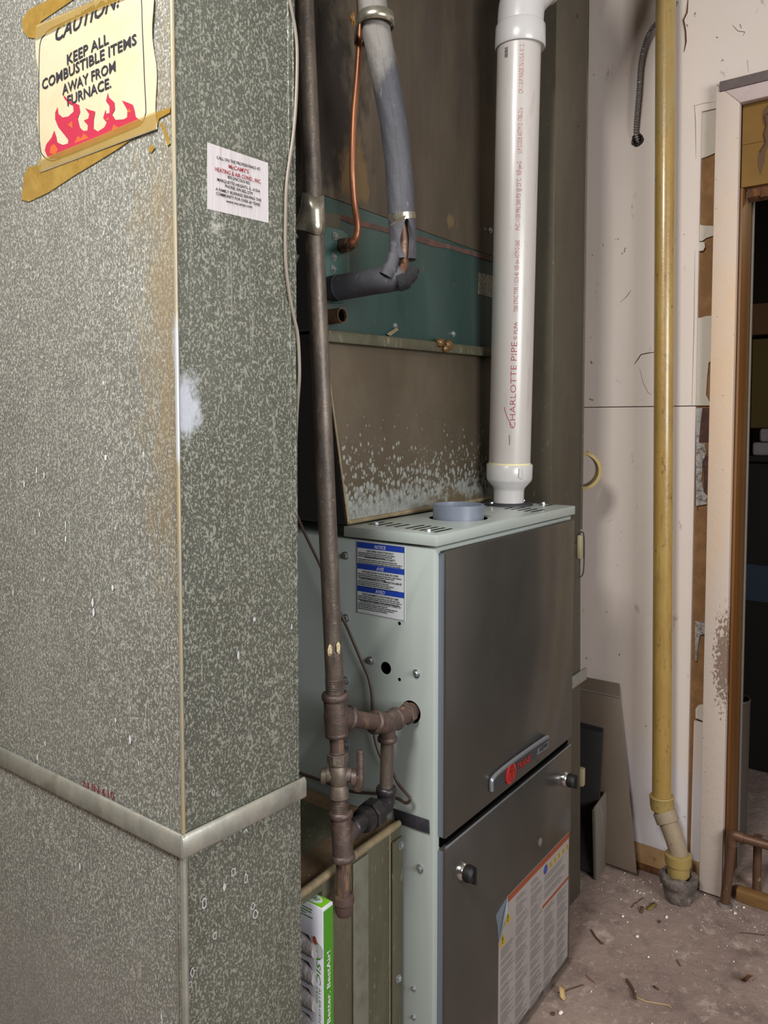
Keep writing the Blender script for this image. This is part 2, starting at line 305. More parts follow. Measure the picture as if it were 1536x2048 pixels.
def put_text(mb, s, org, u, v, wd, ht, n, eps=.0005, bold=.0, shear=0, space=1):
    """baseline starts at org, width wd along unit u, cap height ht along v"""
    V, Fc = glyphs(s, bold, shear, space); org, u, v, n = Vector(org), Vector(u).normalized(), Vector(v).normalized(), Vector(n).normalized()
    mb.add([org+u*(x*wd)+v*(y*ht)+n*eps for x, y in V], Fc)
def text_between(mb, s, p0, p1, ht, v, n, **k):
    p0, p1 = Vector(p0), Vector(p1); put_text(mb, s, p0, p1-p0, v, (p1-p0).length, ht, n, **k)
def text_lines(mb, org, u, v, n, wd, rows, pitch, th, eps=.0005, fill=(.6, 1)):
    """rows of unreadably small print as word-length dashes"""
    org, u, v, n = map(Vector, (org, u, v, n))
    for r in range(rows):
        x = 0; end = wd*random.uniform(*fill)
        while x < end:
            l = random.uniform(3, 9)*th; l = min(l, end-x)
            if l > th: 
                a = org-v*(r*pitch)+u*x+n*eps; mb.quad(a, a+u*l, a+u*l+v*th, a+v*th)
            x += l+th*.7

# screws share one mesh
def screw_mesh(r=.0048, h=.004):
    b = MB(); b.lathe((0, 0, 0), (0, 0, 1), [(0, r*1.45), (.0012, r*1.45), (.0012, r*.98)], 16); b.lathe((0, 0, .001), (0, 0, 1), [(0, r), (h-.0008, r), (h, r*.8)], 6); b.lathe((0, 0, h), (0, 0, 1), [(-.001, r*.45), (.0004, r*.45)], 8)
    o = b.build('screw', 'zinc screw'); me = o.data; bpy.data.objects.remove(o); return me
SCREW = screw_mesh()
def screw(parent, p, n, name='screw', sc=1):
    q = Vector(n).to_track_quat('Z', 'Y').to_matrix().to_4x4()
    return shared(name, SCREW, Matrix.Translation(Vector(p)) @ q @ Matrix.Scale(sc, 4), parent)

# ================================================================== THE SETTING
WX = 2.02       # face of the white wall
b = MB().box(-2.5, 2.14, -2.3, 1.7, -.05, 0); struct(b.build('floor', 'concrete'))
struct(MB().box(-2.5, 3.75, -2.3, 1.7, 2.48, 2.55).build('ceiling', 'ceiling paint'))
struct(MB().box(-2.5, 2.14, 1.6, 1.7, 0, 2.48).build('wall_rear', 'room wall'))
struct(MB().box(-2.6, -2.5, -2.3, 1.7, 0, 2.48).build('wall_left', 'room wall'))
struct(MB().box(-2.5, 3.75, -2.4, -2.3, 0, 2.48).build('wall_front', 'room wall'))
PE = .527      # where the wall boards end beside the door casing
DY0, DY1 = -.42, .436   # door opening
wr = struct(MB().box(WX+.012, 2.12, DY1, 1.6, 0, 2.48).box(WX+.012, 2.12, -2.3, DY0, 0, 2.48).box(WX+.012, 2.12, DY0, DY1, 1.96, 2.48).build('wall_right', 'brown backing'))
SEAM = 1.2325
MB().box(WX, WX+.012, PE, 1.6, SEAM+.0012, 2.48).box(WX, WX+.012, -2.3, PE, 1.955, 2.48).build('wall_board', 'wall paint', wr)
MB().box(WX, WX+.012, PE, 1.6, .067, SEAM-.0012).build('wall_board', 'wall paint', wr)
MB().box(WX, WX+.012, -2.3, DY0-.05, 0, 1.778).build('wall_board', 'wall paint', wr)
MB().box(WX-.001, WX+.012, PE-.045, 1.6, .012, .066).build('bare_skirting', 'wall stained', wr)
MB().box(WX-.012, WX+.004, .5, 1.1, 0, .014).build('rotten_lath', 'splintered wood', wr, bevel=.002)
def patch(name, mat, pts, x=WX+.006, t=.006):
    P = [on('x', x, *p) for p in pts]; MB().prism(P, (t, 0, 0)).build(name, mat, wr)
patch('torn_paper', 'torn white', [(1389, 212), (1412, 204), (1436, 200), (1436, 303), (1416, 312), (1394, 320)])
patch('torn_paper', 'torn white', [(1392, 448), (1408, 451), (1430, 452), (1430, 470), (1412, 476), (1404, 482), (1392, 482)])
patch('torn_paper', 'torn white', [(1391, 484), (1409, 484), (1410, 494), (1406, 501), (1391, 503)], WX+.002)
patch('torn_paper', 'torn white', [(1386, 634), (1400, 636), (1412, 632), (1430, 631), (1426, 718), (1417, 726), (1414, 760), (1412, 790), (1420, 806), (1422, 811), (1380, 811)])
patch('torn_backing', 'dark backing', [(1396, 816), (1428, 816), (1428, 884), (1396, 884)], WX+.010, .002)
patch('foil_facing', 'foil', [(1392, 816), (1405, 816), (1402, 840), (1399, 870), (1398, 886), (1410, 888), (1413, 905), (1405, 925), (1403, 960), (1408, 985), (1418, 995), (1417, 1008), (1392, 1012)])
patch('torn_backing', 'dark backing', [(1406, 915), (1420, 910), (1420, 990), (1408, 985)], WX+.009, .003)
patch('foil_facing', 'foil', [(1390, 1242), (1410, 1246), (1409, 1268), (1400, 1270), (1396, 1290), (1394, 1322), (1390, 1322)])
patch('torn_paper', 'torn white', [(1391, 1418), (1396, 1411), (1407, 1409), (1406, 1442), (1391, 1436)], WX-.002)
patch('narrow_board', 'wall paint', [(1388, 1442), (1408, 1446), (1404, 1752), (1380, 1740)], WX+.003, .009)
# hairline cracks and scuffs in the paint
def crack(pts, wdt=.0012):
    P = [on('x', WX-.0006, *p) for p in pts]; MB().tube(P, [wdt*.5]+[wdt]*(len(P)-2)+[wdt*.3], 5).build('paint_crack', 'crack', wr)
crack([(1310, 704), (1296, 706), (1282, 709), (1276, 718), (1268, 729)], .0012)
crack([(1262, 581), (1254, 592), (1241, 605)], .0007); crack([(1279, 735), (1286, 765), (1296, 785), (1304, 790)], .0005)
crack([(1376, 0), (1374, 25), (1367, 40), (1371, 62), (1372, 84), (1368, 104)], .0022)
crack([(1465, 50), (1476, 62), (1490, 64), (1486, 72)], .0006); crack([(1480, 48), (1483, 57)], .0012); crack([(1389, 210), (1391, 240), (1392, 318)], .0005)
crack([(1386, 212), (1410, 206), (1433, 203)], .0004); crack([(1495, 120), (1497, 145)], .0006); crack([(1384, 812), (1388, 650), (1390, 500)], .0004)

# door casing and jamb
MB().prism([(1.998, DY1-.001, .006), (1.998, DY1+.053, .006), (1.998, DY1+.053, 2.003), (1.998, DY1-.001, 1.947)], (.022, 0, 0)).build('trim_1', 'casing paint', None, bevel=.002, kind='structure')
t2 = struct(MB().prism([(1.998, DY0-.06, 2.003), (1.998, DY1+.053, 2.003), (1.998, DY1-.001, 1.947), (1.998, DY0-.06, 1.947)], (.022, 0, 0)).build('trim_2', 'head casing', None, bevel=.002))
MB().box(1.994, 2.02, DY0-.06, DY1+.045, 1.982, 2.006).build('cap_moulding', 'head shade', t2, bevel=.002)
MB().box(1.998, 2.02, DY0-.06, DY0, 0, 1.947).build('trim_3', 'casing paint', None, bevel=.002, kind='structure')
ZY = on('x', 2.026, 1500, 374).z
d1 = struct(MB().box(2.021, 2.135, DY1-.008, DY1-.001, 0, ZY).build('door_1', 'jamb wood', None, bevel=.0015))
MB().box(2.021, 2.135, DY0, DY0+.02, 0, 1.95).build('jamb', 'jamb wood', d1);
MB().box(2.123, 2.135, DY1-.013, DY1-.008, 0, ZY).build('door_stop', 'leaning pale', d1, bevel=.002)
MB().prism([(2.015, DY0+.02, 0), (2.015, DY1-.03, 0), (2.015, DY1-.03, .032), (2.015, DY0+.02, .032)], (.028, 0, 0)).build('door_sill', 'sill wood', d1, bevel=.004)
# the side room
struct(MB().box(2.043, 3.7, -2.3, 1.7, -.05, .026).build('floor_side_room', 'concrete'))
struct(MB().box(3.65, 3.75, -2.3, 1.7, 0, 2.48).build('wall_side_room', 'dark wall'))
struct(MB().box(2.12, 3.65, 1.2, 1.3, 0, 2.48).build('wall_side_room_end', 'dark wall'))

# ================================================================== RETURN DUCT ON THE LEFT
DR = on('y', .70, 594, 800); DR.z = 0; AD = -3.7
DC = onv(DR, AD, 355, 800); DC.z = 0
ua = (DR-DC).normalized(); na = Vector((ua.y, -ua.x, 0))        # along and out of the right face
ub = Vector((math.cos(math.radians(90.3)), math.sin(math.radians(90.3)), 0)); nb = Vector((-1, 0, 0))
DLW = (DR-DC).length; DLD = .52
def foot(grow, z): 
    a = DC + na*grow + nb*grow; return [a+Vector((0, 0, z)), a+ua*(DLW+2*grow)+Vector((0, 0, z)), a+ua*(DLW+2*grow)+ub*(DLD+grow)+Vector((0, 0, z)), a+ub*(DLD+grow)+Vector((0, 0, z))]
duct = thing('return_air_duct', 'tall galvanised metal return duct carrying the caution sign and a service sticker', 'air duct', DC + ua*.1+ub*.25)
Z1, Z2 = .681, .709
def duct_section(name, z0, z1, grow, brk):
    """right and left faces as separate sheets (lit and shaded tone put into their colours), with a shallow cross-break"""
    p, q = foot(grow, z0), foot(grow, z1)
    for nm, i, j, n, mat in (('left_sheet', 3, 0, nb, 'galvanised left'), ('right_sheet', 0, 1, na, 'galvanised right'), ('far_sheet', 1, 2, -nb, 'galvanised right'), ('back_sheet', 2, 3, -na, 'galvanised right')):
        c = (p[i]+p[j]+q[i]+q[j])/4+n*brk; t = -n*.0012
        m = MB(); m.add([p[i], p[j], q[j], q[i], c, p[i]+t, p[j]+t, q[j]+t, q[i]+t], [(0,1,4),(1,2,4),(2,3,4),(3,0,4),(5,8,7,6),(0,5,6,1),(1,6,7,2),(2,7,8,3),(3,8,5,0)])
        m.build(name, mat, duct)
duct_section('upper', Z1+.005, 2.478, 0, .0005); duct_section('lower', 0, Z1+.01, .001, .006)
for nm, a, d, n in (('cleat', DC, ub, nb), ('cleat', DC, ua, na)):
    ln = DLD if d is ub else DLW+.006
    o = a+n*.0012 - d*.0065
    prof = [(0, Z1), (.0055, Z1+.001), (.007, Z1+.004), (.007, Z2-.004), (.0045, Z2), (.002, Z2+.0005), (0, Z2-.003)]
    MB().prism([o+n*x+Vector((0, 0, z)) for x, z in prof], d*(ln+.0065)).build('cleat', 'galvanised strip', duct, bevel=.0006)
# corner seam with its standing lock
cs = MB().tube([DC+Vector((0, 0, 0))+na*.001+nb*.001, DC+Vector((0, 0, Z1))+na*.001+nb*.001], .0045, 8); cs.build('corner_seam', 'galvanised strip', duct, smooth=True)
cs = MB().tube([DC+Vector((0, 0, Z2)), DC+Vector((0, 0, 2.478))], .0026, 8); cs.build('corner_seam', 'corner metal', duct, smooth=True)
MB().tube([DC+ub*.011-ub*0+nb*.001, DC+ub*.011+nb*.001+Vector((0, 0, Z1))], .002, 6).build('lock_seam', 'galvanised strip', duct, smooth=True)
for g in (.004, .012):
    MB().tube([DR-ua*g+na*.0003+Vector((0, 0, Z2)), DR-ua*g+na*.0003+Vector((0, 0, 2.478))], .0013, 6).build('lock_seam', 'galvanised right', duct, smooth=True)
def dl(x, y): return onv(DC, 90.3, x, y)
def dr_(x, y): return onv(DR, AD, x, y)
m = MB(); text_between(m, 'N IN 610', dl(168, 1574), dl(229, 1599), .010, (0, 0, 1), nb, eps=.0009, bold=-.005); m.build('stencil', 'red print', duct, label='faded red stencilled lettering')

# old paint: drips on the left face, ring-shaped drop marks low on the right face
M('dried paint', '#a9abad', .7, 0, [('d', (150, 150, 100), .5, .65, '#86877f', .7)])
M('white paint', '#d6d7d8', .7)
def blot(f_, n, d, x, y, hw, hh, hollow=False):
    c = f_(x, y)+n*((.0046 if n is nb else .0036) if c_low(y) else .0014); hw *= .0006; hh *= .0006; K = 12; ph = random.random()*6
    ring = [(math.cos(t*2*math.pi/K)*(1+.18*math.sin(3*t+ph)), math.sin(t*2*math.pi/K)*(1+.12*math.sin(2*t+ph))) for t in range(K)]
    P = [c+d*(hw*a)+Vector((0, 0, hh*b_)) for a, b_ in ring]; m = MB()
    if hollow:
        Q = [c+d*(hw*a*.62)+Vector((0, 0, hh*b_*.72)) for a, b_ in ring]; m.add(P+Q, [(i, (i+1) % K, K+(i+1) % K, K+i) for i in range(K)])
    else: m.add(P, [tuple(range(K))])
    m.build('paint_mark', 'white paint' if n is nb else 'dried paint', duct)
def c_low(y): return y > 1690
for x, y, hw, hh in ((187, 1205, 4, 9), (189, 1224, 4, 9), (50, 968, 3, 8), (75, 940, 2.5, 8), (75, 962, 2, 5), (90, 950, 2.5, 8), (81, 1029, 2.5, 6), (133, 1050, 2, 10), (133, 1078, 3, 7), (28, 1183, 2.5, 8), (72, 1062, 2, 8), (90, 1158, 2, 6), (227, 1175, 4, 6), (213, 915, 4, 6), (92, 1487, 2.5, 7), (233, 1440, 3, 5), (166, 1730, 3, 9), (86, 1912, 4, 9), (262, 1478, 4, 9)): blot(dl, nb, ub, x, y, hw, hh)
for x, y, hw, hh in ((490, 1669, 7, 12), (463, 1742, 6, 9), (488, 1755, 5, 11), (405, 1804, 6, 12), (502, 1810, 6, 8), (507, 1826, 7, 10), (426, 1869, 5, 8), (381, 1942, 5, 9), (377, 1966, 4, 7), (442, 1966, 5, 8), (425, 1584, 4, 6), (552, 1915, 4, 8)): blot(dr_, na, ua, x, y, hw, hh, True)
for x, y, hw, hh in ((445, 1772, 4, 8), (553, 2030, 3, 9), (507, 1238, 4, 5), (582, 1253, 3, 7), (475, 1310, 3, 9)): blot(dr_, na, ua, x, y, hw, hh)

# caution sign
U, V = Vector((0, -1, 0)), Vector((0, 0, 1)); XL = DC.x
cs = thing('caution_sign', 'cream paper CAUTION sign with red flames taped to the duct', 'sign', dl(84, 346)+nb*.003)
def sgrid(name, mat, fn, nu, nv, parent, th=.0006, **k):
    P = [[Vector(fn(i/nu, j/nv)) for i in range(nu+1)] for j in range(nv+1)]; m = MB()
    vs = [p for r in P for p in r]; n = (P[0][-1]-P[0][0]).cross(P[-1][0]-P[0][0]).normalized()
    vs2 = [p-n*th for p in vs]; W = nu+1; k0 = len(vs); fs = []
    for j in range(nv):
        for i in range(nu):
            a = j*W+i; fs += [(a, a+1, a+W+1, a+W), (k0+a, k0+a+W, k0+a+W+1, k0+a+1)]
    rim = [i for i in range(W)] + [j*W+nu for j in range(1, nv+1)] + [nv*W+i for i in range(nu-1, -1, -1)] + [j*W for j in range(nv-1, 0, -1)]
    for q in range(len(rim)): a, b2 = rim[q], rim[(q+1) % len(rim)]; fs.append((a, b2, k0+b2, k0+a))
    m.add(vs+vs2, fs); return m.build(name, mat, parent, smooth=True, **k)
TL, TR, BL, BR = dl(76, 53), dl(308, -42), dl(84, 346), dl(317, 259)
def bil(a, b_): return (BL*(1-a)+BR*a)*(1-b_)+(TL*(1-a)+TR*a)*b_
def wav(a, b_): return .0022+.00022*math.sin(a*9+1)*math.sin(b_*7+.5)+.0035*max(0, a-.9)*10*(.5+.5*math.sin(b_*11))*max(0, b_-.2)
def sp(a, b_): return bil(a, b_)+nb*wav(a, b_)
sgrid('paper', 'sign paper', lambda a, b_: sp(a, b_)+U*(.004*math.sin(b_*13)*(1 if a < .5 else -.6)*(abs(a-.5)*2)**6), 26, 20, cs)
inv_w = (BR-BL).length; 
def uv_of(x, y):
    """sign-sheet coordinates of a point on the duct face"""
    p = dl(x, y); a = (BL.y-p.y)/(BL.y-BR.y); zb = BL.z*(1-a)+BR.z*a; zt = TL.z*(1-a)+TR.z*a; return a, (p.z-zb)/(zt-zb)
def sgn(pts, off): return [sp(*q)+nb*off for q in pts]
def flat_on_sign(name, mat, pts, off):
    P = [uv_of(*p) for p in pts]; tri = tessellate_polygon([[Vector((q[0], q[1]*.7, 0)) for q in P]])
    me = bpy.data.meshes.new(name); me.from_pydata([tuple(sp(*q)+nb*off) for q in P], [], [tuple(t) for t in tri]); me.materials.append(MATS[mat])
    o = bpy.data.objects.new(name, me); COL.objects.link(o); o.parent = cs; o.matrix_parent_inverse = Matrix.Translation(-base_of(cs)); return o
# printed words, laid in sheet coordinates so that they follow the paper
def sign_words(mb, s, p0, p1, hpx, bold, shear):
    a0, b0 = uv_of(*p0); a1, b1 = uv_of(*p1); hb = abs(uv_of(p0[0], p0[1]-hpx)[1]-b0)
    Vv, Fc = glyphs(s, bold, shear)
    mb.add([sp(a0+(a1-a0)*x, b0+(b1-b0)*x+hb*y)+nb*.0009 for x, y in Vv], Fc)
for s_, p0, p1, h, bo_, sh_ in (('CAUTION!', (117, 84), (251, 10), 30, .014, .35), ('KEEP ALL', (140, 131), (224, 87), 20.5, .018, 0), ('COMBUSTIBLE ITEMS', (89, 181), (280, 88), 20.5, .018, 0), ('AWAY FROM', (130, 191), (237, 142), 20, .018, 0), ('FURNACE.', (140, 213), (228, 175), 20, .018, 0)):
    m = MB(); sign_words(m, s_, p0, p1, h, bo_, sh_); m.build('lettering', 'sign navy', cs)
# rounded border line
brd = [(96, 318), (86, 305), (83, 280), (82, 200), (83, 120), (86, 85), (95, 70), (110, 57), (180, 24), (262, -10), (282, -14), (290, -5), (292, 60), (294, 150), (296, 215), (295, 230), (288, 247), (270, 258), (190, 291), (120, 319), (106, 322)]
P = [sp(*uv_of(*p))+nb*.0005 for p in brd]; P = smooth(P+[P[0]], 4); m = MB()
for i in range(len(P)-1):
    d = (P[i+1]-P[i]); 
    if d.length < 1e-6: continue
    s_ = d.normalized().cross(nb)*.0007; m.quad(P[i]-s_, P[i+1]-s_, P[i+1]+s_, P[i]+s_)
m.build('border_line', 'sign navy', cs)
flm = [(98, 312), (94, 302), (97, 290), (108, 276), (113, 262), (117, 274), (119, 286), (130, 291), (140, 288), (141, 281), (133, 270), (121, 255), (115, 240), (115, 226), (120, 215), (121, 228), (130, 236), (141, 234), (152, 224), (151, 212), (141, 207), (133, 197), (131, 190), (140, 199), (152, 206), (163, 211), (165, 224), (160, 238), (164, 256), (171, 263), (179, 262), (180, 251), (172, 242), (181, 238), (183, 229), (175, 217), (184, 221), (195, 224), (192, 240), (191, 258), (200, 264), (213, 256), (218, 246), (211, 237), (216, 220), (217, 229), (224, 227), (224, 213), (217, 203), (221, 186), (223, 196), (234, 206), (235, 220), (229, 230), (236, 241), (252, 240), (259, 236), (260, 222), (249, 202), (262, 207), (271, 211), (274, 222), (276, 235), (288, 244), (286, 250), (272, 256), (190, 290), (120, 317), (106, 318)]
flat_on_sign('flames', 'flame red', flm, .0006)
for t in ([(104, 308), (106, 294), (113, 289), (121, 300), (115, 310)], [(152, 290), (160, 273), (166, 278), (172, 268), (183, 278), (168, 285)], [(228, 262), (232, 250), (243, 258)], [(140, 251), (149, 243), (150, 258)], [(216, 243), (220, 236), (224, 240)], [(259, 227), (263, 218), (268, 226)]):
    flat_on_sign('flame_core', 'flame orange', t, .0008)
def tape(pts, mat='old tape', off=.0012):
    P = [dl(*p)+nb*off for p in pts]; MB().prism(P, nb*.0004).build('tape', mat, cs)
tape([(46, 40), (60, 20), (160, -30), (178, -20), (84, 44), (76, 78), (58, 76), (48, 62)])
tape([(45, 400), (50, 352), (58, 335), (84, 330), (84, 345), (160, 318), (262, 281), (240, 297), (200, 322), (150, 352), (100, 385), (60, 404)])
tape([(300, 232), (318, 224), (343, 215), (342, 226), (320, 238), (317, 252), (300, 256)]); tape([(320, 245), (330, 250), (343, 288), (337, 292), (330, 265)])
tape([(298, 300), (306, 290), (312, 296), (304, 307)])
def tape2(a): 
    P = [sp(*uv_of(*p))+nb*.0013 for p in a]; MB().prism(P, nb*.0003).build('tape', 'tape clear', cs)
mt = M('tape clear', '#a88a3a', .3, 0, [('d', (25, 25, 25), .45, .65, '#9a7828', .6)], coat=.5)
nt = mt.node_tree; nt.nodes['Principled BSDF'].inputs['Alpha'].default_value = .38
MATS['old tape'].node_tree.nodes['Principled BSDF'].inputs['Alpha'].default_value = .8
tape2([(77, 53), (180, 8), (260, -28), (258, -2), (180, 30), (78, 80)]); tape2([(84, 344), (316, 259), (316, 225), (200, 275), (83, 322)])

# service sticker on the right face
st = thing('service_sticker', 'small white service sticker with black and red lettering on the duct', 'sticker', dr_(414, 418)+na*.001)
a, b_, c, d = dr_(414, 418), dr_(536, 446), dr_(535, 326), dr_(414, 285)
def stp(i, j): return ((a*(1-i)+b_*i)*(1-j)+(d*(1-i)+c*i)*j)+na*(.0008+.0003*math.sin(i*40))
sgrid('paper', 'sticker', stp, 14, 10, st, th=.0004)
ts = [('CALL ON THE PROFESIONALS AT:', (432, 318), (520, 342), 6, 'k'), ("McCAMY'S", (456, 337), (496, 348), 8, 'r'), ('HEATING & AIR COND., INC.', (429, 342), (521, 368), 8, 'r'), ('805 LINCOLN RD.', (454, 357), (499, 370), 6, 'k'),
      ('MARQUETTE HEIGHTS, IL. 61554', (433, 362), (518, 386), 6, 'k'), ('PHONE 309-382-2779', (449, 375), (504, 391), 6, 'k'), ('A FAMILY BUSINESS SERVING THE', (430, 381), (521, 404), 6, 'k'), ('COMMUNITY FOR OVER 60 YEARS', (431, 390), (519, 413), 6, 'k'), ('www.mccamys.com', (451, 405), (503, 417), 6, 'k')]
for s_, p0, p1, h, q in ts:
    m = MB(); text_between(m, s_, dr_(*p0), dr_(*p1), abs(dr_(*p0).z-dr_(p0[0], p0[1]-h).z), (0, 0, 1), na, eps=.0016, bold=.012); m.build('lettering', 'black print' if q == 'k' else 'red print', st)

# thin thermostat wire running down the duct
pts = [dr_(*p)+na*.004 for p in [(570, -60), (575, 0), (586, 60), (590, 110), (588, 200), (582, 275), (570, 360), (567, 430), (567, 520), (575, 590), (585, 640)]]
pts += [dr_(591, 668)+na*.004, dr_(594, 710)+na*.004, dr_(595, 760)+na*.0035, DR+ua*.0035-na*.004+Vector((0, 0, 1.2)), DR+ua*.0045-na*.012+Vector((0, 0, 1.1))]
tag(MB().tube(smooth(pts, 6), .0022, 8).build('thermostat_wire', 'cable grey', None, smooth=True), 'thin grey wire trailing down the edge of the stickered duct', 'wire')

# ================================================================== FURNACE
FX0, FX1, FYF, FYB = 1.022, 1.562, .659, 1.37
fu = thing('gas_furnace', 'pale grey gas furnace with dark grey doors and red oval badge', 'furnace', ((FX0+FX1)/2, (FYF+FYB)/2, 0))
cab = MB().box(FX0, FX1, FYF, FYB, 0, .99).build('cabinet', 'furnace pale', fu, bevel=.003)
hc = on('x', FX0, 772, 1336); m = MB().lathe((FX0-.01, hc.y, hc.z), (1, 0, 0), [(0, .0105), (.06, .0105)], 24)
ge = on('x', FX0, 822, 1424); m.lathe((FX0-.01, ge.y, ge.z), (1, 0, 0), [(0, .019), (.06, .019)], 24)
for q in ((799, 1247), (799, 1359)):
    p = on('x', FX0, *q); m.lathe((FX0-.01, p.y, p.z), (1, 0, 0), [(0, .003), (.03, .003)], 12)
cut(cab, m)
me = cab.data; vm = MATS['void']; me.materials.append(vm)
for p in me.polygons:
    c = p.center
    if c.x > FX0+.008 and c.x < FX0+.07 and FYF+.01 < c.y < .8 and .7 < c.z < .9: p.material_index = 1
for q in [(692, 1111), (693, 1236), (692, 1361), (742, 1321), (833, 1347), (692, 1490), (840, 1737)]: screw(fu, on('x', FX0-.0003, *q), (-1, 0, 0))
for q in [(827, 1978), (827, 2035)]: screw(fu, on('x', FX0, *q), (-1, 0, 0), 'rivet', .6)
# vented top cap
CZ = 1.012; CY0 = .651
cap = MB().box(1.016, 1.566, CY0, .842, .9935, CZ).build('top_cap', 'furnace pale', fu, bevel=.0025)
m = MB()
def slot(x0, y, ln=.058, wd=.007): m.prism([(x0, y-wd/2, CZ-.012), (x0+ln, y-wd/2, CZ-.012), (x0+ln, y+wd/2, CZ-.012), (x0, y+wd/2, CZ-.012)], (0, 0, .03))
for p0, p1 in [((810+14*i, 1057+1.8*i), (850+14*i, 1050+1.8*i)) for i in range(5)] + [((740+17*i, 1049.5+1.6*i), (766+17*i, 1043.5+1.6*i)) for i in range(4)] + \
        [((1011+13*i, 1018+1.6*i), (1035+13*i, 1012.5+1.6*i)) for i in range(5)] + [((1066+13*i, 1009+1.4*i), (1087+13*i, 1004.5+1.4*i)) for i in range(3)] + [((936+13*i, 1008+1.6*i), (957+13*i, 1003.5+1.6*i)) for i in range(4)]:
    A_, B_ = on('z', CZ, *p0), on('z', CZ, *p1); slot(A_.x, (A_.y+B_.y)/2, B_.x-A_.x, .0065)
SC = Vector((1.232, .742, 0)); SR = .0475
m.lathe((SC.x, SC.y, CZ-.012), (0, 0, 1), [(0, SR+.007), (.03, SR+.007)], 40); cut(cap, m)
me = cap.data; me.materials.append(vm)
for p in me.polygons:
    c = p.center
    if 1.03 < c.x < 1.555 and CY0+.006 < c.y < .835 and c.z < CZ-.0005 and c.z > .998: p.material_index = 1
m = MB().lathe((SC.x, SC.y, CZ-.011), (0, 0, 1), [(0, SR), (.037, SR), (.037, SR-.004), (0, SR-.004)], 48, closed=True); m.build('intake_collar', 'pvc grey', fu, smooth=True, label='open blue-grey plastic intake collar')
MB().lathe((SC.x, SC.y, CZ-.011), (0, 0, 1), [(0, SR-.004), (.003, SR-.004)], 32).build('collar_floor', 'pvc grey', fu)
for q in [(753, 1049), (857, 1063)]: screw(fu, on('z', CZ, *q), (0, 0, 1))
screw(fu, (1.556, .722, CZ), (0, 0, 1))
VC = Vector((1.497, .775, CZ))
MB().lathe(VC, (0, 0, 1), [(0, .052), (.004, .052), (.006, .049), (.006, .034), (.0, .034)], 40, closed=True).build('vent_grommet', 'black rubber', fu, smooth=True)
for dx, dy in ((-.043, .018), (.043, -.014)): screw(fu, VC+Vector((dx, dy, .005)), (0, 0, 1), sc=.8)
# doors
YD = .6457
MB().box(1.036, 1.552, YD, FYF-.0005, .512, .9845).build('upper_door', 'furnace door', fu, bevel=.004)
dn = MB().box(1.036, 1.552, YD, FYF-.0005, .014, .497).build('lower_door', 'furnace door', fu, bevel=.004)
MB().box(1.034, 1.0375, YD+.004, FYF-.001, .516, .981).box(1.034, 1.0375, YD+.004, FYF-.001, .018, .492).build('door_edge', 'door edge', fu)
MB().box(1.037, 1.55, YD+.0095, FYF-.001, .497, .512).build('door_gap', 'void', fu)
MB().box(1.04, 1.548, YD+.0006, YD+.0035, .4945, .4985).build('door_lip', 'badge bar', fu, bevel=.001)
# badge
def fd(x, y): return on('y', YD, x, y)
bp = [fd(*p)+Vector((0, -.004, 0)) for p in [(979, 1580), (979, 1562), (984, 1552), (998, 1539), (1025, 1518), (1060, 1493), (1085, 1476), (1091, 1473)]]
bb = MB().tube(smooth(bp, 5), .0042, 10).build('badge_trim', 'badge bar', fu, smooth=True)
plate = [fd(*p) for p in [(980, 1585), (980, 1562), (985, 1552), (998, 1540), (1025, 1519), (1060, 1494), (1085, 1477), (1093, 1476), (1094, 1496), (1062, 1522)]]
MB().prism(plate, (0, -.002, 0)).build('badge_plate', 'badge grey', fu)
c = fd(1018, 1546); q = MB().lathe(c+Vector((0, -.002, 0)), (0, -1, 0), [(0, .0195), (.002, .0195), (.0038, .017), (.004, .012), (.0038, .0)][:4], 36)
bo = q.build('badge_disc', 'badge red', fu, smooth=True, label='glossy red round emblem')
# emblem on the disc: a ring and a small swirl
MB().lathe(c+Vector((0, -.006, 0)), (0, -1, 0), [(0, .0135), (.0003, .0135), (.0003, .0115), (0, .0115)], 32, closed=True).build('emblem_ring', 'badge dark', bo)
m = MB(); put_text(m, 'T', c+Vector((-.0065, -.006, -.007)), (1, 0, 0), (0, 0, 1), .013, .014, (0, -1, 0), bold=.03); m.build('emblem_mark', 'badge dark', bo)
m = MB(); text_between(m, 'TRANE', fd(1031, 1542), fd(1058, 1520), .0125, (0, 0, 1), (0, -1, 0), eps=.003, bold=.04); m.build('badge_lettering', 'badge red', fu)
pl = MB().prism([fd(1071.5, 1510), fd(1094, 1494), fd(1094, 1481), fd(1073, 1496)], (0, -.003, 0)).build('model_plate', 'badge bar', fu)
m = MB(); text_between(m, 'XE90', fd(1075, 1504), fd(1092, 1492), .0085, (0, 0, 1), (0, -1, 0), eps=.0036, bold=.02); m.build('model_lettering', 'black print', pl)
for x, y in ((922, 1741), (1128, 1557)):
    p = fd(x, y); kb = MB().lathe(p, (0, -1, 0), [(0, .0155), (.004, .0155), (.007, .0135), (.009, .012)], 28).build('latch', 'chrome', fu, smooth=True)
    MB().lathe(p+Vector((0, -.009, 0)), (0, -1, 0), [(0, .0125), (.004, .0145), (.013, .0135), (.017, .009)], 28).box(p.x-.0022, p.x+.0022, p.y-.0295, p.y-.02, p.z-.014, p.z+.014).build('knob', 'black', kb, smooth=True, label='black turn knob')
p = fd(1080, 1684); MB().lathe(p, (0, -1, 0), [(0, .0085), (.001, .0085), (.003, .006), (.0038, .002)], 24).build('sight_glass', 'clear dome', fu, smooth=True)
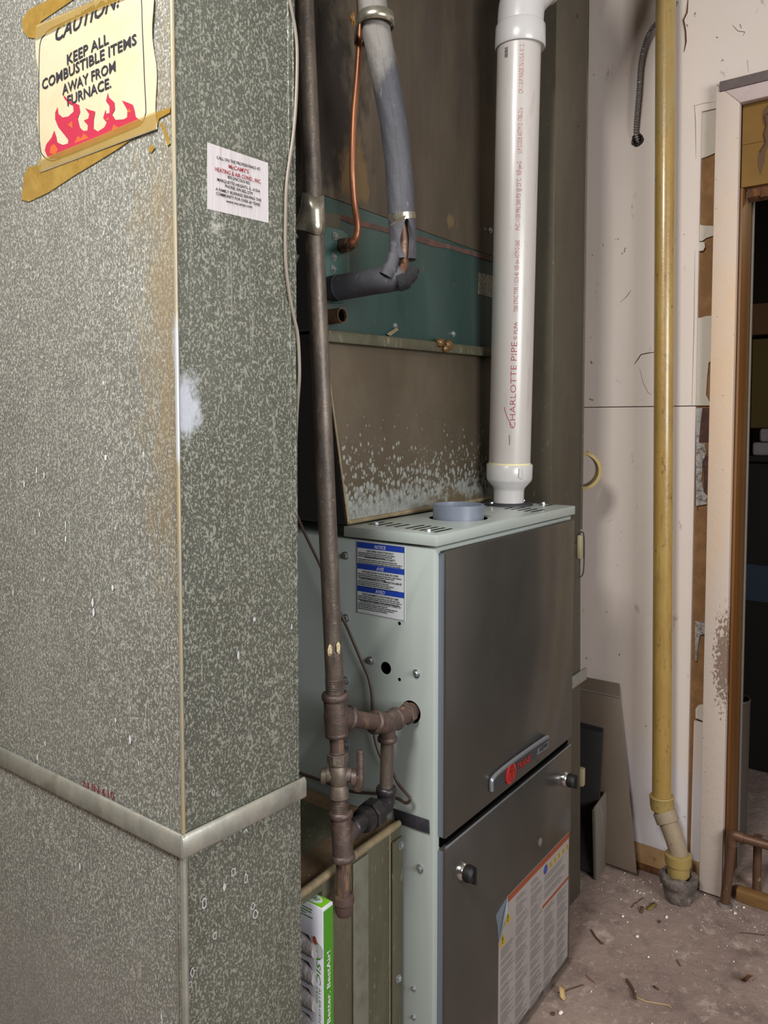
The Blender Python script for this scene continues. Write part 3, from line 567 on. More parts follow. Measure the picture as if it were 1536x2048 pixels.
# notice label on the side
nl = thing('tmp', '', '', (0, 0, 0)); bpy.data.objects.remove(nl)
y0, y1, z0, z1 = .817, .7155, .8635, .988
NL = MB().box(FX0-.0007, FX0, y1, y0, z0, z1).build('notice_label', 'label white', fu)
nn = Vector((-1, 0, 0)); o0 = Vector((FX0-.0007, y0, z1)); Wd = y0-y1; Hd = z1-z0
def band(t0, t1): MB().box(FX0-.0011, FX0-.0007, y1+.002, y0-.002, z1-Hd*t1, z1-Hd*t0).build('header_band', 'blue print', NL)
band(.015, .09); band(.305, .38); band(.615, .69)
for s_, t in (('NOTICE', .078), ('AVIS', .37), ('AVISO', .68)):
    m = MB(); wv = .024*len(s_)/6; put_text(m, s_, o0+U*(Wd/2-wv/2)-V*(Hd*t), U, V, wv, .0058, nn, eps=.0008, bold=.005, shear=.25)
    m.build('header_lettering', 'white print', NL)
m = MB()
for s_, t, wv in (('USE COPPER CONDUCTORS ONLY!', .135, .055), ('PROPER IGNITION CONTROL POLARITY!', .222, .062), ("N'UTILISER QUE DES CONDUCTEURS EN CUIVRE!", .425, .075), ("POLARITE APPROPRIEE DE LA COMMANDE D'ALLUMAGE!", .525, .088), ('UTILICE UNICAMENTE CONDUCTORES DE COBRE!', .735, .076), ('POLARIDAD DEL CONTROL DE IGNICION CORRECTO!', .835, .085)):
    put_text(m, s_, o0+U*(Wd/2-wv/2)-V*(Hd*t), U, V, wv, .0033, nn, eps=.0006, bold=.02)
for t, n_, fl in ((.16, 3, (.6, .95)), (.25, 3, (.7, 1)), (.45, 3, (.4, 1)), (.55, 4, (.7, 1)), (.76, 3, (.6, 1)), (.86, 4, (.6, 1))):
    text_lines(m, o0+U*.004-V*(Hd*t), U, V, nn, Wd-.009, n_, .0030, .0013, fill=fl)
m.build('fine_print', 'black print', NL)
m = MB()
for a0, a1, c0, c1 in ((y1+.0012, y0-.0012, z0+.0012, z0+.0018), (y1+.0012, y0-.0012, z1-.0018, z1-.0012), (y1+.0012, y1+.0018, z0+.0012, z1-.0012), (y0-.0018, y0-.0012, z0+.0012, z1-.0012)): m.box(FX0-.001, FX0-.0007, a0, a1, c0, c1)
m.build('label_border', 'black print', NL)
# warning label on the lower door with a curled corner
lx0, lx1, lz1, lz0 = 1.2215, 1.5385, .307, .03
def wl(i, j): return Vector((lx0+(lx1-lx0)*i, YD-.0007, lz0+(lz1-lz0)*j))
kf = .045
pts = [(lx0, lz0), (lx1, lz0), (lx1, lz1), (lx0+kf*.75, lz1), (lx0, lz1-kf*1.6)]
WL = MB().prism([(x, YD, z) for x, z in pts], (0, -.0007, 0)).build('warning_label', 'label warning', fu)
# curled corner folds back on itself
cp = [Vector((lx0+kf*.75, YD-.001, lz1)), Vector((lx0+kf*.3, YD-.012, lz1-kf*.35)), Vector((lx0-.001, YD-.001, lz1-kf*1.6)), Vector((lx0+kf*.55, YD-.003, lz1-kf*.7))]
MB().add(cp, [(0, 1, 2), (0, 2, 3)]).add([p+Vector((0, .0006, 0)) for p in cp], [(0, 2, 1), (0, 3, 2)]).build('curled_corner', 'label white', WL)
MB().prism([(lx0+kf*.72, YD-.0002, lz1), (lx0-.012, YD-.0002, lz1-.012), (lx0-.004, YD-.0002, lz1-kf*.9), (lx0, YD-.0002, lz1-kf*1.55)], (0, -.0003, 0)).build('adhesive_mark', 'door edge', WL)
e = YD-.0007
def lab(name, mat, x0, x1, z0_, z1_, k=.0003): MB().box(x0, x1, e-k, e, z0_, z1_).build(name, mat, WL)
lab('orange_band', 'label orange', lx0+kf*.75, lx1, lz1-.012, lz1); CW = (lx1-lx0)/5
lab('orange_band', 'label orange', lx0+3*CW-.004, lx1, lz1-.103, lz1-.097)
m = MB(); nf = Vector((0, -1, 0)); UX = Vector((1, 0, 0))
for ci in range(5):
    top = lz1-.02 if ci else lz1-.088
    if ci >= 3: top = lz1-.109
    zz = top
    while zz > lz0+.01:
        rows = random.randint(3, 9); text_lines(m, Vector((lx0+ci*CW+.005+(.004 if ci == 0 else 0), e, zz-.003)), UX, V, nf, CW-.008, rows, .0034, .0019, eps=.0004, fill=(.45, 1)); zz -= rows*.0034+.004
zz = lz1-.042
while zz > lz1-.094:
    text_lines(m, Vector((lx0+3*CW+.004, e, zz)), UX, V, nf, 2*CW-.01, 4, .0034, .0019, eps=.0004, fill=(.5, 1)); zz -= .0175
m.build('fine_print', 'grey print', WL)
m = MB()
def tri(cx_, cz, s_): MB().prism([(cx_-s_, e-.0002, cz-s_*.8), (cx_+s_, e-.0002, cz-s_*.8), (cx_, e-.0002, cz+s_)], (0, -.0003, 0)).build('warning_triangle', 'label yellow', WL)
tri(lx0+.034, lz1-.04, .013); tri(lx0+.014, lz1-.072, .013)
for i in range(5): tri(lx0+3*CW+.032+i*.021, lz1-.0265, .0085)
m = MB()
def bang(cx_, cz, s_): m = MB(); m.box(cx_-s_*.1, cx_+s_*.1, e-.0008, e-.0006, cz-s_*.2, cz+s_*.45); m.box(cx_-s_*.1, cx_+s_*.1, e-.0008, e-.0006, cz-s_*.55, cz-s_*.35); m.build('warning_mark', 'black print', WL)
bang(lx0+.034, lz1-.04, .013); bang(lx0+.014, lz1-.072, .013)
for i in range(5): bang(lx0+3*CW+.032+i*.021, lz1-.0265, .0085)
MB().lathe((lx0+3*CW+.009, e, lz1-.0265), nf, [(0, .0095), (.0004, .0095)], 20).build('mandatory_mark', 'label blue', WL)
# black gasket flap on the side
P = [on('x', FX0-.004, *p) for p in [(785, 1617), (857, 1641), (858, 1668), (790, 1645)]]; MB().prism(P, (.0025, 0, 0)).build('gasket_flap', 'black rubber', fu, bevel=.0008)

# ================================================================== RETURN BOOT AND FILTER
BY, BT, BX0 = .7195, .526, .76
bt = thing('return_boot', 'low galvanised return boot joining the duct to the furnace side', 'air duct', (.9, .9, 0))
m = MB().box(.818, FX0-.006, BY, 1.19, 0, BT-.002); m.build('body', 'boot metal', bt, bevel=.001)
m = MB().box(BX0, .818, BY, 1.19, BT-.016, BT-.002); m.build('slot_cover', 'boot metal', bt)
tp = MB().add([(BX0, BY+.004, BT), (FX0-.006, BY+.004, BT), (FX0-.006, 1.19, BT), (BX0, 1.19, BT), (.89, .95, BT-.007), (BX0, BY+.004, BT-.0015), (FX0-.006, BY+.004, BT-.0015), (FX0-.006, 1.19, BT-.0015), (BX0, 1.19, BT-.0015)], [(0, 1, 4), (1, 2, 4), (2, 3, 4), (3, 0, 4), (0, 5, 6, 1), (1, 6, 7, 2), (2, 7, 8, 3), (3, 8, 5, 0)])
tp.build('top_sheet', 'boot rusty top', bt)
MB().tube([(BX0, BY+.001, BT+.001), (.90, BY+.001, BT+.002), (.99, BY+.001, BT+.0025), (FX0-.009, BY+.002, BT+.001)], [.006, .0065, .0065, .005], 10).build('rolled_edge', 'tan seam metal', bt, smooth=True)
MB().tube([(.985, BY+.001, BT), (.985, BY+.001, .0)], .0018, 6).build('fold_line', 'tan seam metal', bt)
MB().box(.886, .924, BY-.0035, BY-.0005, 0, BT-.008).build('drive_cleat', 'cleat metal', bt, bevel=.001)
MB().box(.9875, FX0-.006, BY-.004, BY-.0005, 0, BT-.02).build('flange', 'boot metal', bt, bevel=.001)
for q in [(801, 1690), (796, 1957)]: screw(bt, on('y', BY-.0042, *q), (0, -1, 0))

fi = thing('air_filter', 'boxed pleated air filter with green spine stuck in the boot slot', 'air filter', (.80, .74, 0))
fx0, fx1, fy0, fy1, fz = .79, .8125, .694, 1.12, .506
fb = MB().box(fx0, fx1, fy0, fy1, 0, fz).build('sleeve', 'filter white', fi, bevel=.0012)
m = MB(); 
def fpt(x, y): return on('x', fx0, x, y)
wys, wye = .7085, .80
zs = [fpt(612, y).z for y in (1852, 1884, 1919, 1955, 1990, 2012)]
# die-cut windows
wz = [(.458, .425), (.418, .384), (.378, .346), (.340, .310), (.303, .278)]
pan = []
for zt, zb_ in wz:
    pl_ = []
    for k in range(9):
        t = k/8; pl_.append((fx0-.004, wys+.010*(1-math.sin(t*math.pi))+.003, zt-(zt-zb_)*t))
    m.prism(pl_+[(fx0-.004, wye, zb_), (fx0-.004, wye, zt)], (.013, 0, 0))
cut(fb, m)
for zt, zb_ in wz:
    zc = (zt+zb_)/2
    MB().tube([(fx0+.0075, wys+.002, zc-.003), (fx0+.0075, .775, zc-.001), (fx0+.0075, .80, zc)], [.0135, .0145, .0145], 10).build('pleat', 'filter pleat', fi, smooth=True)
g = MB().box(fx0+.0015, fx1-.001, fy0-.0007, fy0, .003, fz-.004).build('green_spine', 'filter green', fi)
g2 = MB().box(fx0+.0015, fx1-.001, fy0+.003, fy0+.075, fz, fz+.0007).build('green_top', 'filter lime', fi)
tc = Vector(((fx0+fx1)/2, fy0+.03, fz+.0007)); m = MB()
ring = [tc+Vector((.0085*math.cos(t*.2618), .019*math.sin(t*.2618), 0)) for t in range(24)]
m.prism(ring, (0, 0, .0004)); ov = m.build('brand_oval', 'label white', g2)
m = MB(); put_text(m, 'BestAir', tc+Vector((-.003, .0145, .0004)), (0, -1, 0), (1, 0, 0), .029, .0075, (0, 0, 1), bold=.01, shear=.3); m.build('brand_lettering', 'filter green', ov)
DN = Vector((0, 0, -1)); nfx = Vector((-1, 0, 0))
m = MB(); put_text(m, 'Good. Better. BestAir!', (fx0+.0145, fy0-.0007, .285), (0, 0, 1), (-1, 0, 0), .155, .0075, (0, -1, 0), bold=.015); m.build('spine_lettering', 'white print', fi)
m = MB()
put_text(m, 'BASIC', (fx0, .7055, .455), DN, (0, -1, 0), .062, .0075, nfx, eps=.0006, bold=.01, shear=.2); m.build('name_lettering', 'filter green', fi)
for s_, y_, w_ in (('ALLERGEN', .7015, .052), ('7500', .7068, .025)):
    m = MB(); put_text(m, s_, (fx0, y_, .390), DN, (0, -1, 0), w_, .0035, nfx, eps=.0006); m.build('small_lettering', 'filter green', fi)
m = MB(); text_lines(m, Vector((fx0, .742, .497)), (0, -1, 0), V, nfx, .032, 4, .004, .0017, eps=.0006, fill=(.5, 1)); m.build('fine_print', 'filter green', fi)
m = MB(); zc = .455; m.add([(fx0-.0008, .7075, .462), (fx0-.0008, .7005, .447), (fx0-.0008, .7115, .452), (fx0-.0008, .7125, .460)], [(0, 1, 2), (0, 2, 3)]); m.build('printed_leaf', 'label orange', fi)
MB().add([(fx0-.004, fy0-.001, .455), (fx0-.0008, .706, .452), (fx0-.0008, .702, .432), (fx0-.0015, fy0, .437)], [(0, 1, 2, 3)]).build('torn_flap', 'label white', fi)
MB().add([(fx0-.0015, fy0-.0015, .306), (fx0-.004, .712, .318), (fx0-.0008, .716, .30), (fx0-.003, fy0-.001, .29)], [(0, 1, 2, 3)]).build('crushed_fold', 'filter white', fi)

# ================================================================== GAS PIPE
gp = thing('gas_pipe', 'dark iron gas riser with tee, shutoff valve, union and capped drip leg', 'pipe', (.85, .71, .40))
Y1, Y2, Y3 = .716, .697, .692
UT = on('y', Y1, 672, 1432); LT = on('y', Y2, 684, 1672); DP = on('y', Y3, 688, 1800)
RB = on('y', Y1, 671, 1382); top0 = on('y', .735, 608, 0); top = RB+(top0-RB)*1.42
EL = on('y', .705, 770, 1447); GE = Vector((FX0, ge.y, ge.z)); DE = on('y', .705, 772, 1608); DT = on('y', .705, 775, 1470)
def ln(name, a, b_, r, mat='black iron', n=20): return MB().tube([a, b_], r, n).build(name, mat, gp, smooth=True)
ln('riser', UT+(RB-UT)*.4, top, .0134)
def threads(p, d, r, L=.016, k=6):
    d = Vector(d).normalized(); pr = []
    for i in range(k): pr += [(L*i/k, r), (L*(i+.5)/k, r+.0013)]
    MB().lathe(p, d, pr+[(L, r)], 20).build('thread', 'iron fitting', gp, smooth=False)
def collar(name, p, d, r, L, mat='iron fitting', lip=.002):
    MB().lathe(Vector(p)-Vector(d).normalized()*L/2, d, [(0, r-.0005), (.0015, r+lip*.7), (L*.35, r+lip), (L*.7, r+lip), (L-.0015, r+lip*.6), (L, r-.0005)], 24).build(name, mat, gp, smooth=True)
dirR = (top-RB).normalized()
threads(RB+dirR*.004, dirR, .0134)
BR_ = (EL-UT).normalized()
# upper tee
VA = on('y', (Y1+Y2)/2+.002, 677, 1550)
dv = (UT-VA).normalized()
t_ = MB().tube([UT+dirR*.030, UT-dv*.026], .0172, 24).tube([UT, UT+BR_*.030], .0162, 24).ball(UT, .0185, 20, 12).build('upper_tee', 'iron fitting', gp, smooth=True)
collar('tee_collar', UT+dirR*.030, dirR, .0178, .011); collar('tee_collar', UT-dv*.026, dv, .0155, .009); collar('tee_collar', UT+BR_*.028, BR_, .0165, .009)
ln('nipple', UT+BR_*.02, EL-BR_*.01, .0125, 'rusty iron')
# elbow with a bottom outlet
dG = (GE-EL).normalized(); ctrl = [EL-BR_*.024, EL-BR_*.012, EL+BR_*.002+dG*.001, EL+dG*.012+BR_*.0, EL+dG*.026]
MB().tube(smooth(ctrl, 6), .0165, 22).build('side_outlet_elbow', 'iron fitting', gp, smooth=True)
collar('elbow_collar', EL-BR_*.024, BR_, .0165, .009); collar('elbow_collar', EL+dG*.028, dG, .0162, .009)
ln('furnace_nipple', EL+dG*.02, GE+Vector((.03, 0, 0)), .0142, 'rusty iron')
MB().lathe(GE-dG*.016, dG, [(0, .0165), (.002, .018), (.010, .018), (.012, .0165)], 6).build('hex_bush', 'rusty iron', gp, smooth=False)
dD = (DT-DE).normalized()
MB().tube([EL+Vector((.004, 0, -.004)), DT-dD*.004], .0135, 20).build('bottom_outlet', 'iron fitting', gp, smooth=True)
collar('elbow_collar', DT-dD*.006, dD, .0138, .010)
ln('drop_pipe', DT, DE+dD*.01, .0107, 'black iron')
collar('elbow_collar', DE+dD*.022, dD, .0145, .012, 'dark union')
dU = (DE-LT); dU.z *= .9; dU.normalize()
MB().tube(smooth([DE+dD*.024, DE+dD*.008, DE-dU*.006, DE-dU*.022], 6), .0145, 20).build('street_elbow', 'dark union', gp, smooth=True)
UC = LT+(DE-LT)*.60
MB().tube([LT, DE-dU*.01], .0125, 20).build('union_nipple', 'dark union', gp, smooth=True)
MB().lathe(UC-dU*.002, dU, [(0, .020), (.002, .0225), (.019, .0225), (.022, .020)], 8).build('union_nut', 'dark union', gp, smooth=False)
MB().lathe(UC-dU*.020, dU, [(0, .015), (.002, .0185), (.015, .0185), (.018, .016)], 24).build('union_body', 'dark union', gp, smooth=True)
# valve
ln('nipple', UT-dv*.02, VA+dv*.02, .0108, 'rusty iron'); threads(VA+dv*.026, dv, .0108, .008, 3)
vb = MB().lathe(VA-dv*.034, dv, [(0, .0125), (.002, .0142), (.014, .0142), (.02, .012), (.028, .0150), (.042, .0150), (.048, .0125), (.050, .0142), (.060, .0142), (.062, .0125)], 6+14).build('valve_body', 'brass', gp, smooth=True)
MB().lathe(VA+dv*.018, dv, [(0, .014), (.001, .0158), (.012, .0158), (.013, .014)], 6).build('valve_hex', 'brass', gp)
vs_ = RT.copy(); hp = VA+vs_*.024-dv*.004
MB().tube([VA-vs_*.022-dv*.002, VA-vs_*.017, VA+vs_*.016, hp], [.008, .011, .010, .009], 16).build('valve_stem', 'brass', vb, smooth=True)
MB().lathe(VA-vs_*.026-dv*.002, vs_, [(0, .009), (.001, .0115), (.007, .0115), (.008, .009)], 20).build('valve_cap', 'brass', vb, smooth=True)
MB().tube(smooth([hp+vs_*.0-dv*.016-FW*.004, hp+vs_*.006-dv*.008-FW*.006, hp+vs_*.008+dv*.01-FW*.006, hp+vs_*.009+dv*.035-FW*.004, hp+vs_*.009+dv*.042-FW*.004], 4), [.004]*2+[.007]*6+[.0055]*6+[.0055, .005, .003], 12).build('valve_lever', 'iron fitting', gp, smooth=True)
MB().lathe(hp-vs_*.006, vs_, [(0, .010), (.001, .013), (.008, .013), (.010, .009)], 20).build('lever_hub', 'iron fitting', gp, smooth=True)
# lower tee and drip leg
dl2 = (VA-LT).normalized()
ln('nipple', VA-dv*.025, LT+dl2*.02, .0108, 'iron fitting'); threads(VA-dv*.040, dl2, .0108, .008, 3); threads(LT+dl2*.034, dl2, .0108, .012, 5)
MB().tube([LT+dl2*.034, LT-dl2*.030], .0150, 24).tube([LT, LT+dU*.030], .0145, 20).build('lower_tee', 'iron fitting', gp, smooth=True)
collar('tee_collar', LT+dl2*.030, dl2, .0155, .010); collar('tee_collar', LT-dl2*.030, dl2, .0155, .010); collar('tee_collar', LT+dU*.026, dU, .0146, .008, 'dark union')
d3 = (LT-DP).normalized(); ln('drip_leg', LT-d3*.02, DP+d3*.004, .0100, 'rusty iron')
MB().lathe(DP+d3*.008, -d3, [(0, .0125), (.001, .0148), (.011, .0152), (.013, .0135), (.024, .0132), (.029, .011), (.030, .006)], 24).build('drip_cap', 'rusty iron', gp, smooth=True)
# chips of yellow paint
for x, y in ((677, 1296), (660, 1300)):
    p = on('y', .703, x, y); MB().ball(p, (.004, .0025, .008), 8, 6, .25).build('pipe_dope', 'pipe dope', gp)
# foil strap bent around the riser
fc = RB+(top-RB)*((on('y', .735, 625, 440).z-RB.z)/(top.z-RB.z))
st2 = thing('foil_strap', 'bent shiny sheet metal strap wrapped round the gas riser', 'strap', fc)
m = MB(); K = 20; vs = []
for j, (h, ex) in enumerate(((.030, 0), (.012, .001), (-.006, .004), (-.022, .010))):
    for i in range(K):
        a_ = math.radians(-200+i*265/(K-1)); rr = .0152+ex*max(0, math.cos(a_-math.radians(150)))*3*(1 if j else 0)+(.0005)
        vs.append(fc+dirR*(h+.004*math.sin(i*.5))-(RT*math.cos(a_)+Vector((FW.x, FW.y, 0))*math.sin(a_))*rr*(-1))
m.add(vs, [(j*K+i, j*K+i+1, (j+1)*K+i+1, (j+1)*K+i) for j in range(3) for i in range(K-1)])
o = m.build('strap_sheet', 'steel band', st2, smooth=True); s_ = o.modifiers.new('t', 'SOLIDIFY'); s_.thickness = .0008
lp = fc-RT*.030-dirR*.03
MB().tube(smooth([lp+RT*.004+dirR*.01, lp-RT*.006, lp-RT*.004-dirR*.02, lp+RT*.004-dirR*.026], 5), [.006]*4+[.009]*8+[.007]*4, 10).build('strap_tail', 'steel band', st2, smooth=True)

# ================================================================== COIL AND PLENUMS ABOVE THE FURNACE
PY = .84; PXR = 1.562
tr = thing('transition_plenum', 'stained sheet metal transition flaring up from furnace to green coil box', 'air duct', (1.3, 1.05, 1.013))
zt_l, zt_r = 1.337, 1.352
xl_b, xl_t = 1.026, .962
m = MB().add([(xl_b, PY, 1.0135), (PXR, PY, 1.0135), (PXR, PY, zt_r), (xl_t, PY, zt_l), (xl_b, 1.36, 1.0135), (PXR, 1.36, 1.0135), (PXR, 1.36, zt_r), (xl_t, 1.36, zt_l)], [(0, 1, 2, 3), (1, 5, 6, 2), (5, 4, 7, 6), (4, 0, 3, 7), (3, 2, 6, 7), (0, 4, 5, 1)])
m.build('body', 'plenum lower metal', tr, bevel=.002)
MB().prism([(xl_b-.0008, PY+.003, 1.0145), (xl_b-.0008, 1.357, 1.0145), (xl_t-.0008, 1.357, zt_l-.001), (xl_t-.0008, PY+.003, zt_l-.001)], (-.0015, 0, 0)).build('shade_sheet', 'shade black metal', tr, label='black left side with the gap shade in its colour')  # added black sheet that paints in the shade of the gap
MB().tube([(xl_b-.001, PY-.001, 1.017), (1.2, PY-.001, 1.019), (PXR-.03, PY-.001, 1.020)], .004, 8).build('bottom_hem', 'tan seam metal', tr, smooth=True)
MB().tube([(xl_b, PY-.0012, 1.016), (xl_t, PY-.0012, zt_l-.004)], .0022, 8).build('corner_hem', 'tan seam metal', tr, smooth=True)
fl = MB(); dz = Vector((PXR-xl_t, 0, zt_r-zt_l))
fl.prism([(xl_t-.01, PY-.016, zt_l-.016), (xl_t-.01, PY-.0005, zt_l-.016), (xl_t-.01, PY-.0005, zt_l+.004), (xl_t-.01, PY-.013, zt_l+.004), (xl_t-.01, PY-.016, zt_l)], dz); fl.build('top_flange', 'boot metal', tr, bevel=.001)
for (x, y, r) in ((880, 685, .010), (897, 690, .012), (889, 697, .008)):
    MB().ball(on('y', PY-.018, x, y), (r, .008, r*.9), 12, 8, .1).build('foam_lump', 'amber foam', tr, smooth=True)
co = thing('evaporator_coil', 'dark green evaporator coil box with bolted connection plate', 'coil box', (1.3, 1.05, 1.345))
m = MB(); xa = .945
m.add([(xa, PY, zt_l+.004), (PXR, PY, zt_r+.004), (PXR, PY, 1.560), (xa, PY, 1.560), (xa, 1.36, zt_l+.004), (PXR, 1.36, zt_r+.004), (PXR, 1.36, 1.560), (xa, 1.36, 1.560)], [(0, 1, 2, 3), (1, 5, 6, 2), (5, 4, 7, 6), (4, 0, 3, 7), (3, 2, 6, 7), (0, 4, 5, 1)])
m.build('casing', 'teal paint', co, bevel=.002)
MB().box(xa-.0025, xa-.0005, PY+.003, 1.357, zt_l+.006, 1.558).build('shade_sheet', 'shade black metal', co)  # same added sheet beside the coil, gap shade put into its colour
def cf(x, y, o_=0): return on('y', PY-o_, x, y)
MB().prism([cf(676, 428), cf(760, 452), cf(830, 470), cf(985, 514), cf(985, 524), cf(900, 498), cf(870, 494), cf(760, 462), cf(700, 448), cf(680, 438)], (0, -.0012, 0)).build('rusted_edge', 'rust edge', co)
pp = [(640, 452), (680, 462), (689, 470), (693, 482), (694, 592), (690, 603), (680, 607), (640, 606)]
MB().prism([cf(*p) for p in pp], (0, -.007, 0)).build('connection_plate', 'teal plate', co, bevel=.002)
for q in [(669, 472), (667, 514), (666, 538), (664, 586)]: screw(co, cf(q[0], q[1], .0072), (0, -1, 0), 'bolt', .95)
MB().prism([cf(958, 545), cf(1000, 556), cf(1000, 600), cf(956, 588)], (0, -.0008, 0)).build('rating_label', 'rating label', co)
ds = cf(655, 634, .0); MB().lathe(ds+Vector((0, .01, 0)), (0, -1, 0), [(0, .0125), (.042, .0125), (.042, .0105), (.02, .0105)], 24).build('drain_stub', 'copper dull', co, smooth=True)
MB().lathe(ds+Vector((0, -.027, 0)), (0, -1, 0), [(0, .0104), (.001, .0104)], 20).build('drain_bore', 'void', co)
for q in [(790, 652), (906, 668)]: screw(co, cf(*q), (0, -1, 0), 'bolt', .9)
MB().prism([cf(772, 668, .004), cf(793, 655, .002), cf(796, 660, .002), cf(780, 672, .004)], (0, -.001, 0)).build('bent_tab', 'tan seam metal', co)
nu = cf(683, 492, .007)
MB().lathe(nu, (0, -1, 0), [(0, .012), (.002, .0135), (.016, .0135), (.019, .011)], 6).build('flare_nut', 'copper dull', co)
MB().lathe(nu+Vector((0, -.018, 0)), (0, -1, 0), [(0, .0095), (.012, .007)], 16).build('flare_neck', 'copper dull', co, smooth=True)
su = thing('supply_plenum', 'dark stained supply plenum rising above the green coil box', 'air duct', (1.25, 1.05, 1.56))
MB().add([(.958, PY+.001, 1.5605), (PXR, PY+.001, 1.5605), (PXR, PY+.001, 2.478), (.90, PY+.001, 2.478), (.958, 1.36, 1.5605), (PXR, 1.36, 1.5605), (PXR, 1.36, 2.478), (.90, 1.36, 2.478)], [(0, 1, 2, 3), (1, 5, 6, 2), (5, 4, 7, 6), (4, 0, 3, 7), (3, 2, 6, 7), (0, 4, 5, 1)]).build('body', 'plenum upper metal', su, bevel=.002)
screw(su, cf(980, 461), (0, -1, 0))
lb = [cf(640, 425), cf(680, 430), cf(676, 462), cf(640, 452)]; MB().prism(lb, (0, -.002, 0)).build('rusty_flap', 'dark duct metal', co)

# refrigerant lines
lq = thing('liquid_line', 'thin bare copper line curving down to the nut on the green plate', 'pipe', nu)
XQ = nu.x
pts = [nu+Vector((0, -.02, 0))] + [on('y', y_, *p) for y_, p in ((.775, (700, 489)), (.762, (710, 479)), (.757, (715, 462)), (.755, (714, 440)), (.752, (708, 400)), (.75, (705, 330)), (.75, (708, 230)), (.75, (715, 150)), (.75, (720, 60)), (.75, (720, 0)), (.75, (716, -90)), (.75, (712, -200)))]
MB().tube(smooth(pts, 7), .0052, 14).build('line', 'copper', lq, smooth=True)
sl = thing('suction_line', 'grey foam insulated suction line split open at the elbow', 'pipe', cf(668, 578))
s0 = cf(664, 578, .0145); YB = .70
vert = [on('y', YB, *p) for p in ((806, 520), (805, 470), (803, 430), (798, 340), (786, 240), (768, 140), (752, 60), (744, 0), (735, -90), (725, -200))]
hor = [s0, s0+(on('y', .72, 775, 558)-s0)*.5, on('y', .72, 775, 558)]
E_ = on('y', .697, 802, 552)
RI = .0208
# foam on the horizontal run, turned up at the torn end
MB().tube(smooth([s0, hor[1], hor[2], on('y', .705, 800, 553)], 6), [RI*.98]*10+[RI]*7+[RI*.93, RI*.8][:2], 24).build('foam_sleeve', 'foam grey', sl, smooth=True)
MB().tube([s0, s0+Vector((.0, -.016, .001))], RI*1.02, 24).build('end_wrap', 'black rubber', sl, smooth=True)
# vertical foam: an open sleeve with a lens-shaped split towards the viewer
P = smooth(vert, 8); m = MB(); n = 28; vw = -Vector((FW.x, FW.y, 0)).normalized()
for i, p in enumerate(P):
    T = (P[min(i+1, len(P)-1)]-P[max(i-1, 0)]).normalized(); u_ = (vw-T*vw.dot(T)).normalized(); w_ = T.cross(u_)
    h = (p.z-P[0].z); op = max(0, 1-abs(h-.026)/.034)**.7*.62 if h < .07 else .0
    for ri in (RI, RI-.009):
        for j in range(n+1):
            a_ = op+.32*min(1, op*3)*0+(2*math.pi-2*op)*j/n+.35*(1 if op else 0)
            m.v.append(p+(u_*math.cos(a_)+w_*math.sin(a_))*(ri+(.0018*math.sin(j*1.7+i)*.3)))
Wn = 2*(n+1)
for i in range(len(P)-1):
    for L0 in (0, n+1):
        for j in range(n): a_ = i*Wn+L0+j; m.f.append((a_, a_+1, a_+Wn+1, a_+Wn))
    for j in (0, n): a_ = i*Wn+j; m.f.append((a_, a_+n+1, a_+Wn+n+1, a_+Wn))
for j in range(n): m.f.append((j, j+1, j+n+2, j+n+1))
m.build('foam_sleeve', 'foam grey', sl, smooth=True)
MB().tube(smooth([s0, hor[1], on('y', .72, 770, 557), on('y', .70, 797, 552), on('y', YB, 804, 536), vert[0], vert[1], vert[2]], 6), .0098, 18).build('copper_core', 'copper dull', sl, smooth=True)
# ragged foam lip at the elbow
m = MB(); c0 = on('y', .69, 815, 549)
MB().tube(smooth([on('y', .70, 795, 566), on('y', .69, 812, 560), on('y', .683, 824, 548), on('y', .682, 830, 538)], 5), [.014]*6+[.011]*5+[.008]*4+[.003], 10).build('foam_lip', 'foam core', sl, smooth=True)
MB().tube(smooth([on('y', .712, 772, 552), on('y', .705, 783, 530), on('y', .703, 788, 505), on('y', .703, 787, 482)], 5), [.012]*5+[.010]*5+[.007]*5+[.004], 10).build('foam_lip', 'foam grey', sl, smooth=True)
pb = on('y', YB, 804, 434); MB().lathe(pb-Vector((0, 0, .005)), (on('y', YB, 803, 425)-pb), [(0, RI+.0006), (.010, RI+.0008), (.010, RI-.001), (0, RI-.001)], 28, closed=True).build('clamp_band', 'steel band', sl, smooth=True)
MB().prism([on('y', YB-RI-.001, *p) for p in ((779, 452), (797, 436), (812, 430), (806, 440), (790, 447))], (0, -.001, 0)).build('clamp_tail', 'steel band', sl)
kp = on('y', .715, 741, 42); d_ = RT
ls = thing('line_strap', 'bare metal strap holding the copper line to the insulated line', 'strap', kp)
c1_, c2_ = on('y', .70, 748, 42), on('y', .75, 719.5, 42); fh = Vector((FW.x, FW.y, 0)).normalized(); pts2 = []
for cc_, r_ in ((c1_+RT*.0032, RI+.0055), (c2_, .0085)):
    for t in range(24): q = cc_+(RT*math.cos(t*.2618)+fh*math.sin(t*.2618))*r_; pts2.append(Vector((q.x, q.y)))
ring = [Vector((pts2[k].x, pts2[k].y, c1_.z)) for k in convex_hull_2d(pts2)]; NK = len(ring)
m = MB(); R2 = []
for hgt, e_ in ((-.0085, .0), (.0085, .0)): R2.append([p+Vector((0, 0, hgt)) for p in ring])
vs = R2[0]+R2[1]; m.add(vs, [(i, (i+1) % NK, NK+(i+1) % NK, NK+i) for i in range(NK)]); o = m.build('strap_loop', 'steel band', ls, smooth=True); o.modifiers.new('t', 'SOLIDIFY').thickness = .0009
MB().ball(on('y', .715, 706, 38), (.004, .004, .009), 8, 6, .3).build('tape_tag', 'amber foam', ls)

